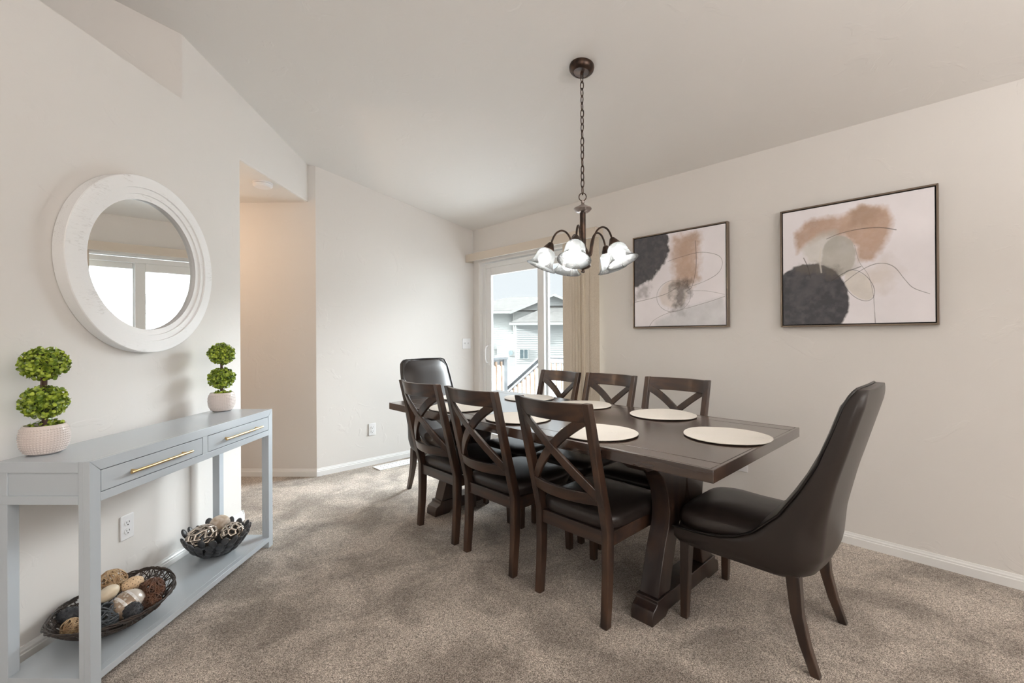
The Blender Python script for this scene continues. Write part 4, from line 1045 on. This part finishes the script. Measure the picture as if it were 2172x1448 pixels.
# recessed left mass wall, gable wall, lower front wing wall
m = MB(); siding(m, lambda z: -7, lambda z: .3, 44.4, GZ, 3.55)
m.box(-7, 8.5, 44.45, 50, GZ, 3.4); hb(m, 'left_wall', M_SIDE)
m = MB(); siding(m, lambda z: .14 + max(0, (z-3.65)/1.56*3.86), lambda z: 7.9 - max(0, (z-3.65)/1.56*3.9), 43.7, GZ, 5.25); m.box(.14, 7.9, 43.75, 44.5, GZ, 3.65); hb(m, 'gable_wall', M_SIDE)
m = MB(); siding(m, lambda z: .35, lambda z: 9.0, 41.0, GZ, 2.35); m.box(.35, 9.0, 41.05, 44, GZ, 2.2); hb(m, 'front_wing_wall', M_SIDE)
def roof(pts, name, th=.08):
    m = MB(); vs = [Vector(p) for p in pts]; n = len(vs); m.add(vs + [v+Vector((0, .02, th)) for v in vs], [tuple(range(n)), tuple(range(n, 2*n))] + [(i, (i+1) % n, n+(i+1) % n, n+i) for i in range(n)]); return hb(m, name, M_ROOF)
roof([(-6.6, 43.6, 3.62), (9, 43.6, 3.62), (9, 48, 5.35), (.1, 48, 5.35)], 'main_roof')
roof([(-6.6, 43.6, 3.62), (.1, 48, 5.35), (-6.6, 52, 3.62)], 'main_roof_hip')
roof([(-.15, 43.2, 3.52), (4.0, 43.2, 5.22), (4.0, 48, 5.30), (-.15, 47, 3.6)], 'gable_roof')
roof([(4.0, 43.2, 5.22), (8.2, 43.2, 3.52), (8.2, 47, 3.6), (4.0, 48, 5.30)], 'gable_roof')
roof([(-.12, 40.3, 2.42), (9.4, 40.3, 2.42), (9.4, 43.7, 4.1), (3.6, 43.7, 4.1)], 'wing_roof')
roof([(-.12, 40.3, 2.42), (3.6, 43.7, 4.1), (.1, 43.7, 2.5)], 'wing_roof_hip')
m = MB(); m.box(-6.7, .2, 43.45, 43.6, 3.42, 3.66); m.box(-.25, 9.5, 40.15, 40.3, 2.22, 2.44)
m.box(-.2, 9.2, 40.3, 41, 2.2, 2.24)
for s in (-1, 1):
    xa_, xb_ = (-.2, 4.0) if s < 0 else (8.2, 4.0)
    m.add([(xa_, 43.1, 3.34), (xb_, 43.1, 5.04), (xb_, 43.1, 5.28), (xa_, 43.1, 3.58), (xa_, 43.25, 3.34), (xb_, 43.25, 5.04), (xb_, 43.25, 5.28), (xa_, 43.25, 3.58)], [(0,1,2,3), (4,5,6,7), (0,1,5,4), (3,2,6,7), (0,3,7,4)])
m.box(.10, .22, 43.65, 43.75, GZ+3.2, 3.6)
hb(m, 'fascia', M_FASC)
def hwin(x0, x1, z0, z1, y=40.97):
    m = MB(); w = .07
    for a in ((x0-w, x0, z0-w, z1+w), (x1, x1+w, z0-w, z1+w), (x0, x1, z0-w, z0), (x0, x1, z1, z1+w), ((x0+x1)/2-.03, (x0+x1)/2+.03, z0, z1)): m.box(a[0], a[1], y-.04, y+.02, a[2], a[3])
    f = hb(m, 'window', M_FASC); MB().box(x0, x1, y-.01, y+.01, z0, z1).build('pane', M_WGLASS, f)
hwin(.72, 1.42, -.80, .0); hwin(2.70, 3.18, .68, 1.88)
ac = thing('air_conditioner', 'small white outdoor air conditioner against the house wall', 'air conditioner', Matrix.Rotation(EXR, 4, 'Z') @ Vector((-.05, 40.4, -.55)), EXR)
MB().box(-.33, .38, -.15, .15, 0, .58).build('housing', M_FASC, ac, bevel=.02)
MB().lathe([(.001, .16), (.21, .16), (.21, .13)], 24, Matrix.Translation((-.08, 0, .29)) @ Matrix.Rotation(PI/2, 4, 'X')).build('fan_grille', simple('fan_grey', (.22, .27, .27, 1), .6), ac)
MB().box(-.2, .3, -.1, .1, GZ+.55, 0).build('stand', M_FASC, ac)
sh = thing('garden_shed', 'small open shed with a dark roof beyond the deck rail', 'shed', Matrix.Rotation(EXR, 4, 'Z') @ Vector((-3.2, 33, GZ)), EXR)
MB().prism([(-2.6, 2.10), (1.0, 2.10), (.3, 2.68), (-1.2, 3.2), (-2.6, 3.2)], 0, 3, 'y').build('shed_roof', simple('dark_shed_roof', (.12, .15, .17, 1), .8), sh)
m = MB(); m.box(-2.6, 2.15, .1, .3, 1.95, 2.10); m.box(1.9, 2.10, .1, .3, 0, 1.95); m.box(-2.6, 2.1, .1, .25, 1.30, 1.75); m.build('shed_beam', M_FASC, sh)
MB().box(-2.6, 1.9, 1.8, 1.9, 0, 1.9).build('shed_wall', M_SIDE, sh)

h2 = thing('white_house', 'white sided house standing close to the deck, mirrored in the round mirror', 'house', (9.6, 1.0, GZ), 0)
m = MB(); n = 19
for i in range(n):
    a = i*.2; b = a+.2
    m.add([(-.025, -7, a), (-.025, 5.0, a), (0, 5.0, b), (0, -7, b), (0, -7, a), (0, 5.0, a)], [(0, 1, 2, 3), (4, 5, 1, 0)])
m.box(.03, 5, -7, 5.0, 0, 3.75); m.build('wall', M_SIDE2, h2)
MB().prism([(-.45, 3.78), (3.2, 4.85), (5.5, 4.2), (5.5, 4.1), (3.2, 4.75), (-.45, 3.68)], -7.3, 5.3, 'y').build('roof', simple('pale_bounce_roof', (.60, .62, .65, 1), .8, bump=(4, .4, .03)), h2)  # roof colour set pale to throw more light through the sliding door
MB().box(-.50, -.44, -7.35, 5.35, 3.58, 3.80).build('fascia', M_SIDE2, h2)

# deck
DZ_ = -.06
struct(MB().box(X0+.16, 7.0, -1.0, 6.4, DZ_-.15, DZ_).build('deck', simple('pale_bounce_boards', (.68, .69, .70, 1), .9)))  # deck floor made pale to bounce light up to the ceiling
def railing(label, p, q, n, drop=0):
    p = Vector(p); q = Vector(q); L = (q-p).length; a = math.atan2(q.y-p.y, q.x-p.x)
    t = thing('deck_railing', label, 'railing', (p.x, p.y, p.z), a, 'wooden deck railings outside the sliding door')
    z = lambda x: -drop*x/L
    def bar(z0, z1, hw, nm, mat):
        m = MB(); m.loft([[Vector((x, y, z(x)+zz)) for y, zz in ((-hw, z0), (hw, z0), (hw, z1), (-hw, z1))] for x in (0, L)]); m.build(nm, mat, t)
    bar(.84, .88, .075, 'cap_rail', M_WGREY); bar(.74, .84, .02, 'top_rail', M_WGREY); bar(.10, .18, .02, 'bottom_rail', M_WGREY)
    for x in (.045, L-.045): MB().box(x-.045, x+.045, -.045, .045, z(x)-.2, z(x)+.84).build('post', M_WGREY, t)
    for i in range(n):
        x = .09 + (L-.18)*(i+.5)/n; MB().box(x-.019, x+.019, -.055, -.02, z(x)+.08, z(x)+.80).build('baluster', M_BALU, t)
    return t
railing('short wooden deck railing at the left in the sliding door', (3.6, 6.42, DZ_), (5.92, 6.42, DZ_), 16)
railing('wooden deck railing at the right in the sliding door', (7.0, 3.6, DZ_), (7.0, 6.42, DZ_), 19)
railing('sloping stair railing descending from the deck', (7.0, 6.45, DZ_), (7.0, 8.2, DZ_), 12, 1.2)
st = thing('deck_stairs', 'wooden stairs going down from the deck', 'stairs', (6.45, 6.4, GZ))
for i in range(6): MB().box(-.5, .5, .28*i, .28*i+.27, 1.39-.22*(i+1)-.04, 1.39-.22*(i+1)).build('tread', M_WGREY, st)
m = MB()
for s in (-.5, .46): m.prism([(0, 1.35), (0, 1.1), (1.5, 0), (1.8, 0), (1.8, .02)], s, s+.04, 'x')
m.build('stringer', M_WGREY, st)
